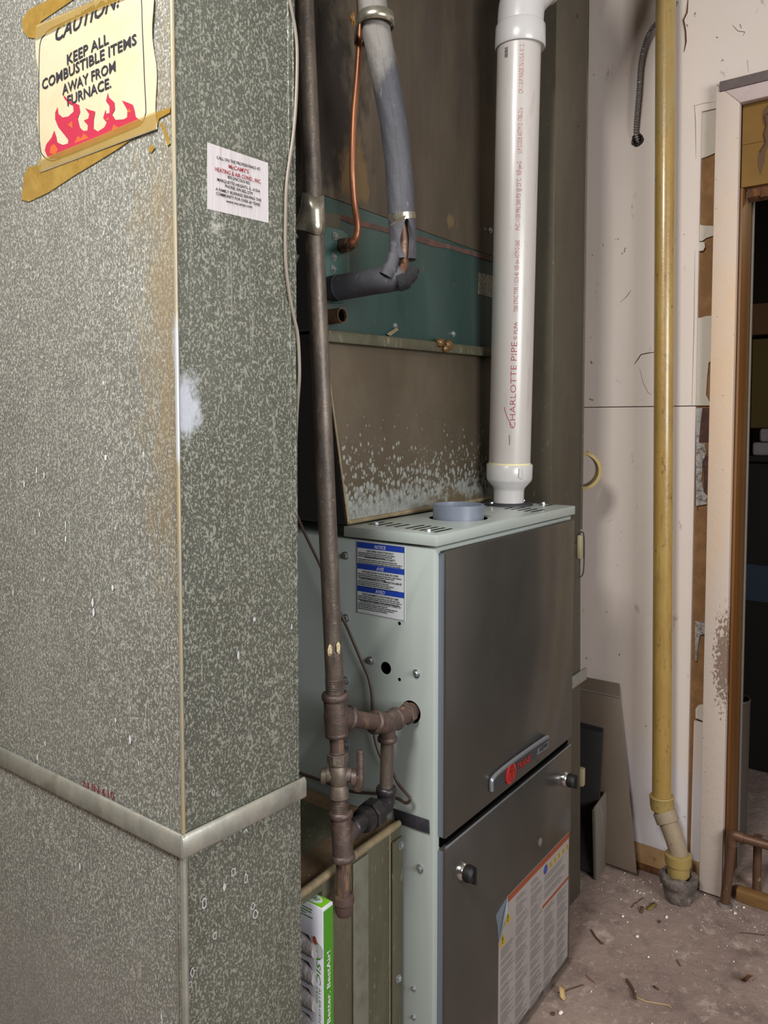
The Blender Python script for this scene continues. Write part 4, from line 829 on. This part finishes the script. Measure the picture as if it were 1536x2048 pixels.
# ================================================================== WHITE VENT PIPE
vp = thing('vent_pipe', 'white plastic flue vent pipe with red print rising from the furnace', 'pipe', VC+Vector((0, 0, .006)))
pa = VC+Vector((0, 0, .006)); pt = on('y', .742, 1039, 60); ax = (pt-VC).normalized()
MB().lathe(pa, ax, [(0, .0325), (.026, .0325), (.032, .034), (.048, .0475), (.053, .0490), (.082, .0495), (.084, .0480), (.084, .0446)], 48).build('reducer', 'pvc fitting', vp, smooth=True)
MB().prism([pa+ax*.056-vw*-.049+RT*.012, pa+ax*.056+vw*.049+RT*.018, pa+ax*.076+vw*.049+RT*.018, pa+ax*.076+vw*.049+RT*.012][1:]+[pa+ax*.056+vw*.049+RT*.012], vw*.0012).build('mould_tab', 'pvc fitting', vp)
MB().lathe(pa+ax*.083, ax, [(0, .0448), (.004, .0448)], 40).build('cement_ring', 'purple primer', vp, smooth=True)
Lp = (pt-pa).length
PR = .0444
MB().tube([pa+ax*.06, pt], PR, 56).build('pipe', 'pvc white', vp, smooth=True)
# elbow fitting at the top
e0 = on('y', .742, 1040, 98); eb = on('y', .742, 1041, 30)
MB().lathe(e0, ax, [(0, PR), (.0, .0500), (.003, .0515), (.042, .0505), (.047, .047), (.05, .044)], 48).build('elbow_socket', 'pvc fitting', vp, smooth=True)
dE = (RT*.62+Vector((0, 0, 1))*.75+Vector((FW.x, FW.y, 0))*.25).normalized()
pe = [e0+ax*.035, e0+ax*.062, e0+ax*.085+dE*.006, e0+ax*.092+dE*.03, e0+ax*.092+dE*.07]
MB().tube(smooth(pe, 6), .0468, 40).build('elbow', 'pvc fitting', vp, smooth=True)
eo = e0+ax*.092+dE*.058
MB().lathe(eo, dE, [(0, .0475), (.003, .0510), (.045, .0510), (.047, .047)], 40).build('elbow_socket', 'pvc fitting', vp, smooth=True)
MB().tube([eo+dE*.03, eo+dE*.6], PR, 40).build('upper_pipe', 'pvc white', vp, smooth=True)
# red print wrapped round the pipe
wq = ax.cross(vw).normalized(); uq = wq.cross(ax).normalized()
def wrap(mb, s_, t0, t1, ht, off, bold=0, rad=PR+.0004):
    Vv, Fc = glyphs(s_, bold)
    out = []
    for x, y in Vv:
        an = (off+y*ht)/rad; out.append(pa+ax*(t0+(t1-t0)*x)+(uq*math.cos(an)-RT*math.sin(an))*rad)
    mb.add(out, Fc)
def tz(py): 
    z = on('y', .75, 1028, py).z; return (z-pa.z)/ax.z
for s_, q0, q1_, h_, bo_ in (('CHARLOTTE PIPE', 855, 684, .0125, -.012), ('® PLPA', 680, 645, .008, -.008), ('7300 3"PVC TYPE 1 SCH 40', 625, 548, .0095, -.01), ('NSF-dwv ASTM-D-2665', 543, 485, .0095, -.01), ('PVC-1120 PRL 260 PSI @ 23°C', 465, 365, .0095, -.01),
        ('NSF-pw-G', 358, 332, .0095, -.005), ('U.P.CODE ASTM D 1785-21a', 316, 228, .0095, -.01), ('CP-110-P MADE IN U.S.A. 01/21', 200, 104, .0095, -.01)):
    m = MB(); wrap(m, s_, tz(q0), tz(q1_), h_, -.003, bo_); m.build('printed_words', 'red print', vp)
m = MB(); 
for k in range(13):
    q = .0016*k; an0, an1 = .030/PR, .0375/PR; t0 = tz(126)+q*.95; wdk = .0006+.0006*random.random(); rr = PR+.0004
    f_ = lambda t, an: pa+ax*t+(uq*math.cos(an)-RT*math.sin(an))*rr
    m.quad(f_(t0, an0), f_(t0+wdk, an0), f_(t0+wdk, an1), f_(t0, an1))
m.build('bar_mark', 'black print', vp)
m = MB(); f2 = [(tz(852), .002), (tz(846), .007), (tz(835), .013), (tz(820), .019), (tz(812), .0205)]
m.tube([pa+ax*t+(uq*math.cos(o_/PR)-RT*math.sin(o_/PR))*(PR+.0002) for t, o_ in f2], .0007, 5); m.build('red_scribble', 'red print', vp)
m = MB(); m.tube([pa+ax*t+(uq*math.cos(o_/PR)-RT*math.sin(o_/PR))*(PR+.0002) for t, o_ in ((tz(888), .008), (tz(868), .009))], .0006, 5); m.build('pencil_mark', 'pencil', vp)

# ================================================================== DUCT BEYOND THE FURNACE
rd = thing('rear_duct', 'tall brown grey metal duct standing behind the vent pipe', 'air duct', (1.7, .9, 0))
rx0, rx1, ry0 = 1.612, 1.792, .728
MB().add([(rx0, ry0, .9), (rx1-.006, ry0, .9), (rx1-.006, 1.45, .9), (rx0, 1.45, .9), (rx0, ry0, 2.478), (rx1-.006, ry0, 2.478), (rx1-.006, 1.45, 2.478), (rx0, 1.45, 2.478)], [(0,3,2,1),(4,5,6,7),(0,1,5,4),(1,2,6,5),(2,3,7,6),(3,0,4,7)]).build('upper_section', 'dark duct metal', rd, bevel=.002)
MB().add([(rx0, ry0, 0), (rx1+.022, ry0, 0), (rx1+.022, 1.45, 0), (rx0, 1.45, 0), (rx0, ry0, .9), (rx1-.006, ry0, .9), (rx1-.006, 1.45, .9), (rx0, 1.45, .9)], [(0,3,2,1),(4,5,6,7),(0,1,5,4),(1,2,6,5),(2,3,7,6),(3,0,4,7)]).build('lower_section', 'dark duct metal', rd, bevel=.002)
za = on('y', ry0, 1160, 1345).z; MB().box(rx0+.03, rx1+.030, ry0-.006, ry0-.0005, za-.024, za+.006).build('drive_strip', 'galvanised strip', rd, bevel=.0015)
MB().tube([(rx1-.004, ry0-.001, .93), (rx1-.004, ry0-.001, 2.478)], .002, 6).build('edge_seam', 'dark duct metal', rd)
for q in [(1155, 32), (1157, 250)]: MB().ball(on('y', ry0, *q), .004, 8, 6, .2).build('rivet', 'rust edge', rd)
p = on('y', ry0, 1157, 1092); MB().box(p.x-.012, p.x+.006, ry0-.012, ry0-.0005, p.z-.030, p.z+.028).build('latch_tab', 'cream plastic', rd, bevel=.003)
MB().tube(smooth([(p.x-.012, ry0-.006, p.z+.03), (p.x-.004, ry0-.010, p.z+.036), (p.x+.0, ry0-.014, p.z+.02), (p.x-.001, ry0-.014, p.z-.06), (p.x-.008, ry0-.006, p.z-.075)], 5), .0015, 6).build('latch_wire', 'black', rd, smooth=True)
p = on('y', ry0, 1172, 1545); MB().box(rx1+.008, rx1+.026, ry0-.008, ry0+.02, p.z-.022, p.z+.024).build('latch_tab', 'cream plastic', rd, bevel=.004)
pr = on('x', 1.86, 1163, 941)
yr = thing('pipe_fitting', 'open pale yellow plastic pipe end poking out behind the rear duct', 'pipe fitting', pr)
axr = Vector((-.86, -.45, 0)).normalized()
MB().lathe(pr-axr*.05, axr, [(0, .044), (.045, .044), (.046, .0485), (.062, .0485), (.062, .041), (0, .040)], 40, closed=True).build('hub', 'pale yellow plastic', yr, smooth=True)
for k in (0, 1):
    an = .35+.9*k; MB().ball(pr+axr*.006+(axr.cross(V)*-math.cos(an)+V*math.sin(an))*.0485, (.004, .004, .005), 8, 6).build('hub_lug', 'pale yellow plastic', yr)

# ================================================================== YELLOW DRAIN PIPE AND WALL ITEMS
yp = thing('drain_pipe', 'tall yellow painted drain pipe with offset fittings by the white wall', 'pipe', on('z', 0, 1357, 1800))
XP = 1.965
ptop = on('x', XP, 1331.5, 0); pbt = on('x', XP, 1323.5, 1592); dpp = (ptop-pbt).normalized(); RP = .0238
MB().tube([pbt-dpp*.005, ptop+dpp*.28], RP, 36).build('pipe', 'yellow pipe paint', yp, smooth=True)
q1 = on('x', XP, 1325, 1616); q2 = on('x', XP-.005, 1336, 1643); q3 = on('x', XP-.012, 1347, 1672); q4 = on('x', XP-.016, 1356, 1704); q5 = on('x', XP-.018, 1357, 1750)
MB().tube(smooth([pbt, q1, q2, q3, q4, q5], 7), RP*.98, 32).build('offset_bend', 'dusty fitting', yp, smooth=True)
MB().lathe(q1-dpp*.004, (pbt-q1), [(0, RP), (.0005, RP+.0045), (.012, RP+.006), (.030, RP+.0055), (.034, RP+.007), (.037, RP+.005), (.037, RP)], 32).build('elbow_hub', 'yellow cement', yp, smooth=True)
d_ = (q1-q3).normalized(); MB().lathe(q2+(q3-q2)*.05, d_, [(0, RP), (.0005, RP+.005), (.026, RP+.005), (.027, RP)], 32).build('elbow_hub', 'dusty fitting', yp, smooth=True)
MB().lathe(q5+V*.0, (q4-q5), [(0, RP), (.0, RP+.003), (.026, RP+.003), (.028, RP+.0075), (.052, RP+.0085), (.054, RP+.006), (.055, RP)], 32).build('reducer_hub', 'yellow cement', yp, smooth=True)
fb_ = on('z', 0, 1357, 1800)
rc = MB(); K = 40; prof = [(0, .030), (.010, .034), (.016, .033), (.024, .036), (.038, .041), (.042, .044), (.058, .0465), (.064, .044), (.064, .032), (.04, .030)]
rc.lathe(Vector((fb_.x, fb_.y, 0)), (q5-fb_+Vector((0, 0, .08))).normalized(), prof, K)
for i, v_ in enumerate(rc.v): v_ += Vector((math.sin(i*2.1), math.cos(i*1.3), math.sin(i*.9)))*.0016
rc.build('rubber_coupling', 'old rubber', yp, smooth=True, label='crumbling dark rubber coupling')
# flexible conduit
cp = [on('x', WX-.022, 1328, 42), on('x', WX-.024, 1310, 50), on('x', WX-.024, 1293, 80), on('x', WX-.024, 1282, 125), on('x', WX-.022, 1278, 180), on('x', WX-.018, 1273, 240), on('x', WX-.012, 1272, 266), on('x', WX+.002, 1276, 283)]
fx = thing('flexible_conduit', 'short ribbed steel conduit curling into a hole in the white wall', 'conduit', cp[-1])
P = smooth([on('x', WX-.02, 1352, 3), on('x', WX-.022, 1340, 28)]+cp, 40); m = MB(); acc = 0; rr = []
for i, p in enumerate(P):
    if i: acc += (p-P[i-1]).length
    rr.append(.0058+.0013*math.sin(acc/.0062*2*math.pi))
MB().tube(P, rr, 12).build('ribbed_tube', 'conduit steel', fx, smooth=True)
hc_ = on('x', WX-.001, 1275, 280); m = MB(); m.lathe(hc_, (-1, 0, 0), [(0, .009), (.004, .012), (.005, .0145), (0, .016)], 22, closed=True)
for i, v_ in enumerate(m.v): v_ += Vector((random.uniform(-1, 1), random.uniform(-1, 1), random.uniform(-1, 1)))*.0016
m.build('torn_rim', 'cut steel', fx)
MB().lathe(hc_, (-1, 0, 0), [(0, .0098), (.0006, .0098)], 18).build('hole', 'void', fx)

# ================================================================== LEANING METAL PANELS
lp1 = thing('metal_sheet', 'tall brown grey metal panel with a folded top edge leaning on the white wall', 'metal panel', (1.98, .75, 0))
tr_, tl_ = on('x', 1.996, 1238, 1368), Vector((1.996, .90, .4925)); br_ = Vector((1.944, .632, .002)); bl_ = Vector((1.944, .87, .002))
br_ = on('z', .002, 1275, 1712); br_ = Vector((1.962, on('x', 1.962, 1275, 1705).y, .016)); bl_ = Vector((1.962, .86, .016))
fo_r = tr_+(br_-tr_)*.07; fo_l = tl_+(bl_-tl_)*.07
nn_ = (tr_-br_).cross(tl_-tr_).normalized(); nn_ = nn_ if nn_.x < 0 else -nn_
MB().prism([fo_r, fo_l, bl_, br_], nn_*.004).build('sheet', 'leaning metal', lp1, bevel=.001)
MB().prism([tr_-nn_*.006, tl_-nn_*.006, fo_l, fo_r], nn_*.004).build('folded_edge', 'leaning metal', lp1)
MB().tube([fo_r+nn_*.004, fo_l+nn_*.004], .0028, 8).build('fold_bead', 'leaning pale', lp1, smooth=True)
lp2 = thing('leaning_cover', 'dark blue black metal cover leaning against the folded panel', 'metal panel', (1.94, .8, 0))
a0 = on('x', 1.955, 1208, 1456); b0 = Vector((1.955, .88, a0.z+.002)); c0 = Vector((1.905, .88, .01)); d0 = Vector((1.905, a0.y-.004, .01))
MB().prism([a0, b0, c0, d0], (-.006, 0, .001)).build('sheet', 'leaning dark', lp2, bevel=.001)
MB().prism([a0+Vector((-.006, 0, 0)), b0+Vector((-.006, 0, 0)), b0+Vector((-.0065, 0, -.008)), a0+Vector((-.0065, 0, -.008))], (-.004, 0, 0)).build('hem', 'leaning dark', lp2)
lp3 = thing('leaning_offcut', 'small pale sheet offcut with an angled top standing before the dark cover', 'metal panel', (1.9, .745, 0))
YO = .72
Q = [on('y', YO, *p) for p in ((1187, 1620), (1213, 1583), (1215, 1690), (1190, 1742))]; Q[3].z = .003; Q[2].z = .003
MB().prism(Q, (0, .004, 0)).build('sheet', 'leaning pale', lp3, bevel=.001)
MB().prism([Q[0]+Vector((-.001, 0, 0)), Q[3]+Vector((-.001, 0, 0)), Q[3]+Vector((.006, 0, 0)), Q[0]+Vector((.006, 0, 0.008))], (0, -.005, 0)).build('folded_flange', 'leaning pale', lp3)

# ================================================================== LOOSE CABLE BY THE FURNACE
XC = FX0-.011
pts = [on('x', .99, 590, 1020), on('x', .99, 610, 1068), on('x', .992, 640, 1130), on('x', .995, 665, 1190)] + [on('x', XC, *p) for p in ((684, 1233), (700, 1268), (722, 1320), (738, 1358), (744, 1395), (745, 1440), (748, 1468), (760, 1510))] + [on('x', XC-.004, *p) for p in ((785, 1545), (797, 1568), (812, 1586))] + [on('x', XC-.005, *p) for p in ((821, 1598), (812, 1606), (795, 1597), (760, 1588), (700, 1582), (640, 1560), (596, 1545))]
tag(MB().tube(smooth(pts, 7), .0026, 8).build('power_cable', 'cable brown', None, smooth=True), 'thin dark brown cable hanging down the pale furnace side and looping behind the union', 'cable')

# ================================================================== SIDE ROOM
yb = thing('yellow_board', 'cracked yellow board hanging high inside the dark doorway', 'board', (2.03, 0, 1.8))
def sr(x, c=2.026): return lambda px, py: on('x', c, px, py)
g = sr(0)
z0_ = ZY+.002; z1_ = 1.958
zm_ = g(1500, 288).z; MB().box(2.026, 2.036, DY0+.002, DY1-.002, z0_, zm_).build('board', 'yellow board', yb); MB().box(2.026, 2.036, DY0+.002, DY1-.002, zm_+.001, z1_).build('board', 'yellow board', yb)
MB().prism([g(1536, 210), g(1526, 222), g(1524, 234), g(1528, 252), g(1534, 246), g(1526, 270), g(1530, 280), g(1522, 300), g(1516, 312), g(1516, 330), g(1521, 350), g(1530, 320), g(1531, 305), g(1540, 280), g(1542, 210)], (-.0008, 0, 0)).build('torn_patch', 'shelf board', yb)
MB().tube([g(1540, 225), g(1529, 232), g(1533, 250), g(1528, 270), g(1532, 285), g(1520, 305)], .0025, 5).build('crack', 'crack', yb)
m = MB(); 
for i in range(14):
    y_ = DY1-.013-i*.03; m.add([(2.040, y_, z0_+.004), (2.040, y_-.029, z0_+.004), (2.040, y_-.031, z0_-.02-.014*random.random()), (2.040, y_, z0_-.014-.014*random.random()), (2.060, y_, z0_+.004), (2.060, y_-.029, z0_+.004), (2.060, y_-.031, z0_-.03), (2.060, y_, z0_-.03)], [(0,1,2,3),(4,7,6,5),(0,4,5,1),(3,2,6,7),(0,3,7,4),(1,5,6,2)])
m.build('splintered_edge', 'splintered wood', yb)
sh = thing('storage_shelf', 'brown wooden shelf just inside the dark doorway', 'shelf', (2.9, .15, .03))
X0 = 2.75
g = sr(0, X0)
zt1 = g(1515, 607).z; zt0 = g(1515, 688).z; zs_ = g(1515, 912).z
MB().box(X0, X0+.3, -.6, .62, zt0+.03, zt1).build('top_board', 'shelf board', sh, bevel=.004)
MB().box(X0+.002, X0+.3, -.6, .62, zs_-.02, zs_).build('lower_board', 'dark chest', sh, bevel=.004)
for y_ in (-.6, .59): MB().box(X0+.01, X0+.29, y_, y_+.03, .026, zt0+.03).build('upright', 'shelf board', sh)
zc0 = zs_; zc1 = g(1515, 857).z
tag(MB().box(X0+.03, X0+.28, -.3, .55, zc1+.001, zt0+.02).build('storage_box', 'olive box', None, bevel=.004), 'dark olive box on the shelf above the grey cloths', 'box')
for i in range(2):
    h0 = zc0+(zc1-zc0)*i/2; h1 = zc0+(zc1-zc0)*(i+1)/2
    tag(MB().box(X0+.01+.004*i, X0+.28, -.31+.02*i, .54-.02*i, h0+.0008, h1-.0002).build('folded_cloth', 'cloth grey', None, bevel=.009, seg=3), ['lower grey folded cloth on the shelf inside the doorway', 'upper grey folded cloth beneath the olive box'][i], 'cloth')
ch = thing('storage_chest', 'black storage chest with a blue band under the shelf', 'chest', (2.9, .1, .03))
zb1, zb0 = g(1520, 1132).z, g(1520, 1205).z
MB().box(X0+.02, X0+.28, -.55, .57, .027, zs_-.025).build('body', 'dark chest', ch, bevel=.006); MB().box(X0+.012, X0+.0195, -.55, .57, zb0, zb1).build('band', 'blue bin', ch)
cc = on('z', .027, 1489, 1665); cn = thing('metal_can', 'tall grey open metal can just behind the brown door jamb', 'can', (2.27, .474, .027))
c0 = Vector((2.27, .474, .027)); zt_ = on('x', 2.2, 1490, 1418).z
MB().lathe(c0, (0, 0, 1), [(0, .04), (zt_-.03, .042), (zt_-.027, .0435), (zt_-.024, .042), (zt_-.024, .039), (.01, .038)], 32).build('body', 'can grey', cn, smooth=True)
MB().lathe(c0+Vector((0, 0, zt_-.05)), (0, 0, 1), [(0, .0385), (.001, .0385)], 24).build('dark_inside', 'void', cn)
# copper water pipe at the sill
wp = thing('copper_water_pipe', 'weathered copper pipe rising from the floor and bending through the doorway', 'pipe', on('z', 0, 1450, 1800))
xw = 1.985; a_ = on('z', 0, 1449, 1800); a_ = Vector((1.985, on('x', 1.985, 1450, 1790).y, 0)); zt_ = on('x', 1.985, 1464, 1672).z
e_ = Vector((xw, a_.y-.012, zt_)); f_ = on('x', xw+.02, 1560, 1712)
MB().tube([a_, Vector((e_.x, e_.y, zt_-.018))], .0115, 18).build('upright', 'copper dull', wp, smooth=True)
MB().tube(smooth([Vector((e_.x, e_.y, zt_-.024)), Vector((e_.x, e_.y, zt_-.006)), Vector((e_.x, e_.y-.008, zt_+.004)), Vector((e_.x+.002, e_.y-.026, zt_+.002))], 6), .0132, 18).build('elbow', 'copper dull', wp, smooth=True)
MB().tube([Vector((e_.x+.002, e_.y-.022, zt_+.002)), Vector((f_.x, f_.y-.35, zt_-.002))], .0108, 18).build('branch', 'copper dull', wp, smooth=True)
MB().lathe(a_, (0, 0, 1), [(0, .020), (.003, .016), (.006, .012)], 16).build('corroded_foot', 'old rubber', wp)
MB().tube([Vector((2.045, e_.y-.048, .0275)), Vector((2.045, e_.y-.048, zt_-.01))], .010, 14).build('support_stub', 'copper dull', wp, smooth=True)

# ================================================================== DEBRIS ON THE FLOOR
def fl_(x, y, z=0): return on('z', z, x, y)
def twig(pts, r, mat, label):
    P = [fl_(x, y, r*1.2) for x, y in pts]; tag(MB().tube(smooth(P, 4), [r*.6]+[r]*(4*(len(P)-1)-1)+[r*.35], 6).build('twig', mat, None, smooth=True), label, 'twig', 'twigs and straw on the floor')
twig([(1182, 1859), (1190, 1872), (1197, 1880), (1203, 1886)], .0022, 'twig', 'short dark twig on the floor right of the warning label')
twig([(1252, 1958), (1262, 1972), (1268, 1985), (1270, 1998)], .0035, 'twig', 'knobbly brown twig in the middle of the bare floor')
twig([(1273, 1994), (1290, 2002), (1312, 2006), (1335, 2010), (1343, 2016)], .0011, 'pale straw', 'long pale straw trailing from the knobbly twig')
twig([(1478, 1865), (1500, 1867), (1536, 1871)], .0012, 'twig', 'thin dark straw on the floor at the right edge')
twig([(1115, 1985), (1128, 1984), (1140, 1978), (1168, 1969)], .0012, 'twig', 'thin bent twig beside the furnace foot')
twig([(1262, 1815), (1275, 1803), (1288, 1795)], .0012, 'twig', 'thin straw lying left of the rubber coupling')
twig([(1354, 1919), (1358, 1927), (1362, 1932)], .0018, 'leaf', 'tiny dark sliver in the middle of the right floor')
twig([(1172, 1950), (1180, 1958), (1190, 1966)], .0012, 'leaf', 'faint reddish straw left of the knobbly twig')
def leaf(name, x, y, r, mat, label, cat='leaf', lift=.004):
    c = fl_(x, y, .0008); K = 10; m = MB(); vs = [c+Vector((0, 0, lift))]
    for i in range(K):
        q = 2*math.pi*i/K; k = r*(.75+.35*math.sin(q*2+x)+.1*random.random()); vs.append(c+Vector((k*math.cos(q), k*.8*math.sin(q), lift*1.4*(.5+.5*math.sin(q*1.0+x)))))
    m.add(vs, [(0, 1+i, 1+(i+1) % K) for i in range(K)]); o = m.build(name, mat, None, smooth=True); s_ = o.modifiers.new('t', 'SOLIDIFY'); s_.thickness = .0007; tag(o, label, cat)
leaf('dry_leaf', 1493, 1968, .014, 'leaf', 'curled brown dry leaf on the bare floor at right', lift=.02)
leaf('dry_leaf', 1303, 1815, .016, 'olive leaf', 'flat olive dead leaf on the floor before the rubber coupling')
leaf('dry_leaf', 1283, 1822, .010, 'twig', 'dark crumpled leaf scrap touching the olive leaf')
leaf('leaf_clump', 1125, 1992, .014, 'pale straw', 'pale dried plant clump beside the furnace foot', 'debris', .01)
leaf('leaf_clump', 1312, 1977, .008, 'twig', 'small dark crumb right of the knobbly twig', 'debris', .004)
def chip(x, y, r, mat, label):
    c = fl_(x, y, r*.45); tag(MB().ball(c, (r*1.1, r*.8, r*.42), 7, 5, .3).build('floor_chip', mat, None), label, 'debris', 'chips and pebbles on the floor')
for x, y, r, mat, lb_ in [(1333, 1834, .0045, 'plaster chip', 'white plaster chip nearest the rubber coupling'), (1246, 1832, .004, 'plaster chip', 'white plaster chip left of the olive leaf'), (1275, 1873, .005, 'plaster chip', 'pale plaster flake in mid floor behind the knobbly twig'), (1297, 1914, .003, 'plaster chip', 'tiny white speck in the centre of the bare floor'), (1122, 2025, .0055, 'plaster chip', 'white plaster flake by the lower front corner of the furnace'), (1318, 1843, .005, 'twig', 'dark brown pebble before the rubber coupling'), (1106, 2027, .005, 'twig', 'dark pebble at the foot of the furnace'), (1470, 1826, .0045, 'plaster chip', 'white chip lying before the wooden sill'), (1488, 1815, .004, 'plaster chip', 'small white chip touching the wooden sill'), (1204, 1886, .0045, 'twig', 'dark round seed at the end of the short dark twig')]: chip(x, y, r, mat, lb_)
m = MB()
for i in range(900):
    x = random.uniform(1.25, 2.0); y = random.uniform(-.15, .62)
    if random.random() < .45: x = random.gauss(1.93, .05); y = random.uniform(.1, .7)
    if x > 2.0 or (x < 1.57 and y > .6) or (x < 1.82 and y > .7): continue
    r = random.choice((.0008, .0012, .0016, .0024)); c = Vector((x, y, r*.4)); b0 = len(m.v)
    m.v += [c+Vector((r, 0, 0)), c+Vector((0, r*.8, 0)), c+Vector((-r*1.2, 0, 0)), c+Vector((0, -r, 0)), c+Vector((0, 0, r))]; m.f += [(b0, b0+1, b0+4), (b0+1, b0+2, b0+4), (b0+2, b0+3, b0+4), (b0+3, b0, b0+4)]
o = m.build('floor_grit', 'grit', None, kind='stuff'); o['label'] = 'fine pale grit and plaster dust scattered over the floor'; o['category'] = 'grit'
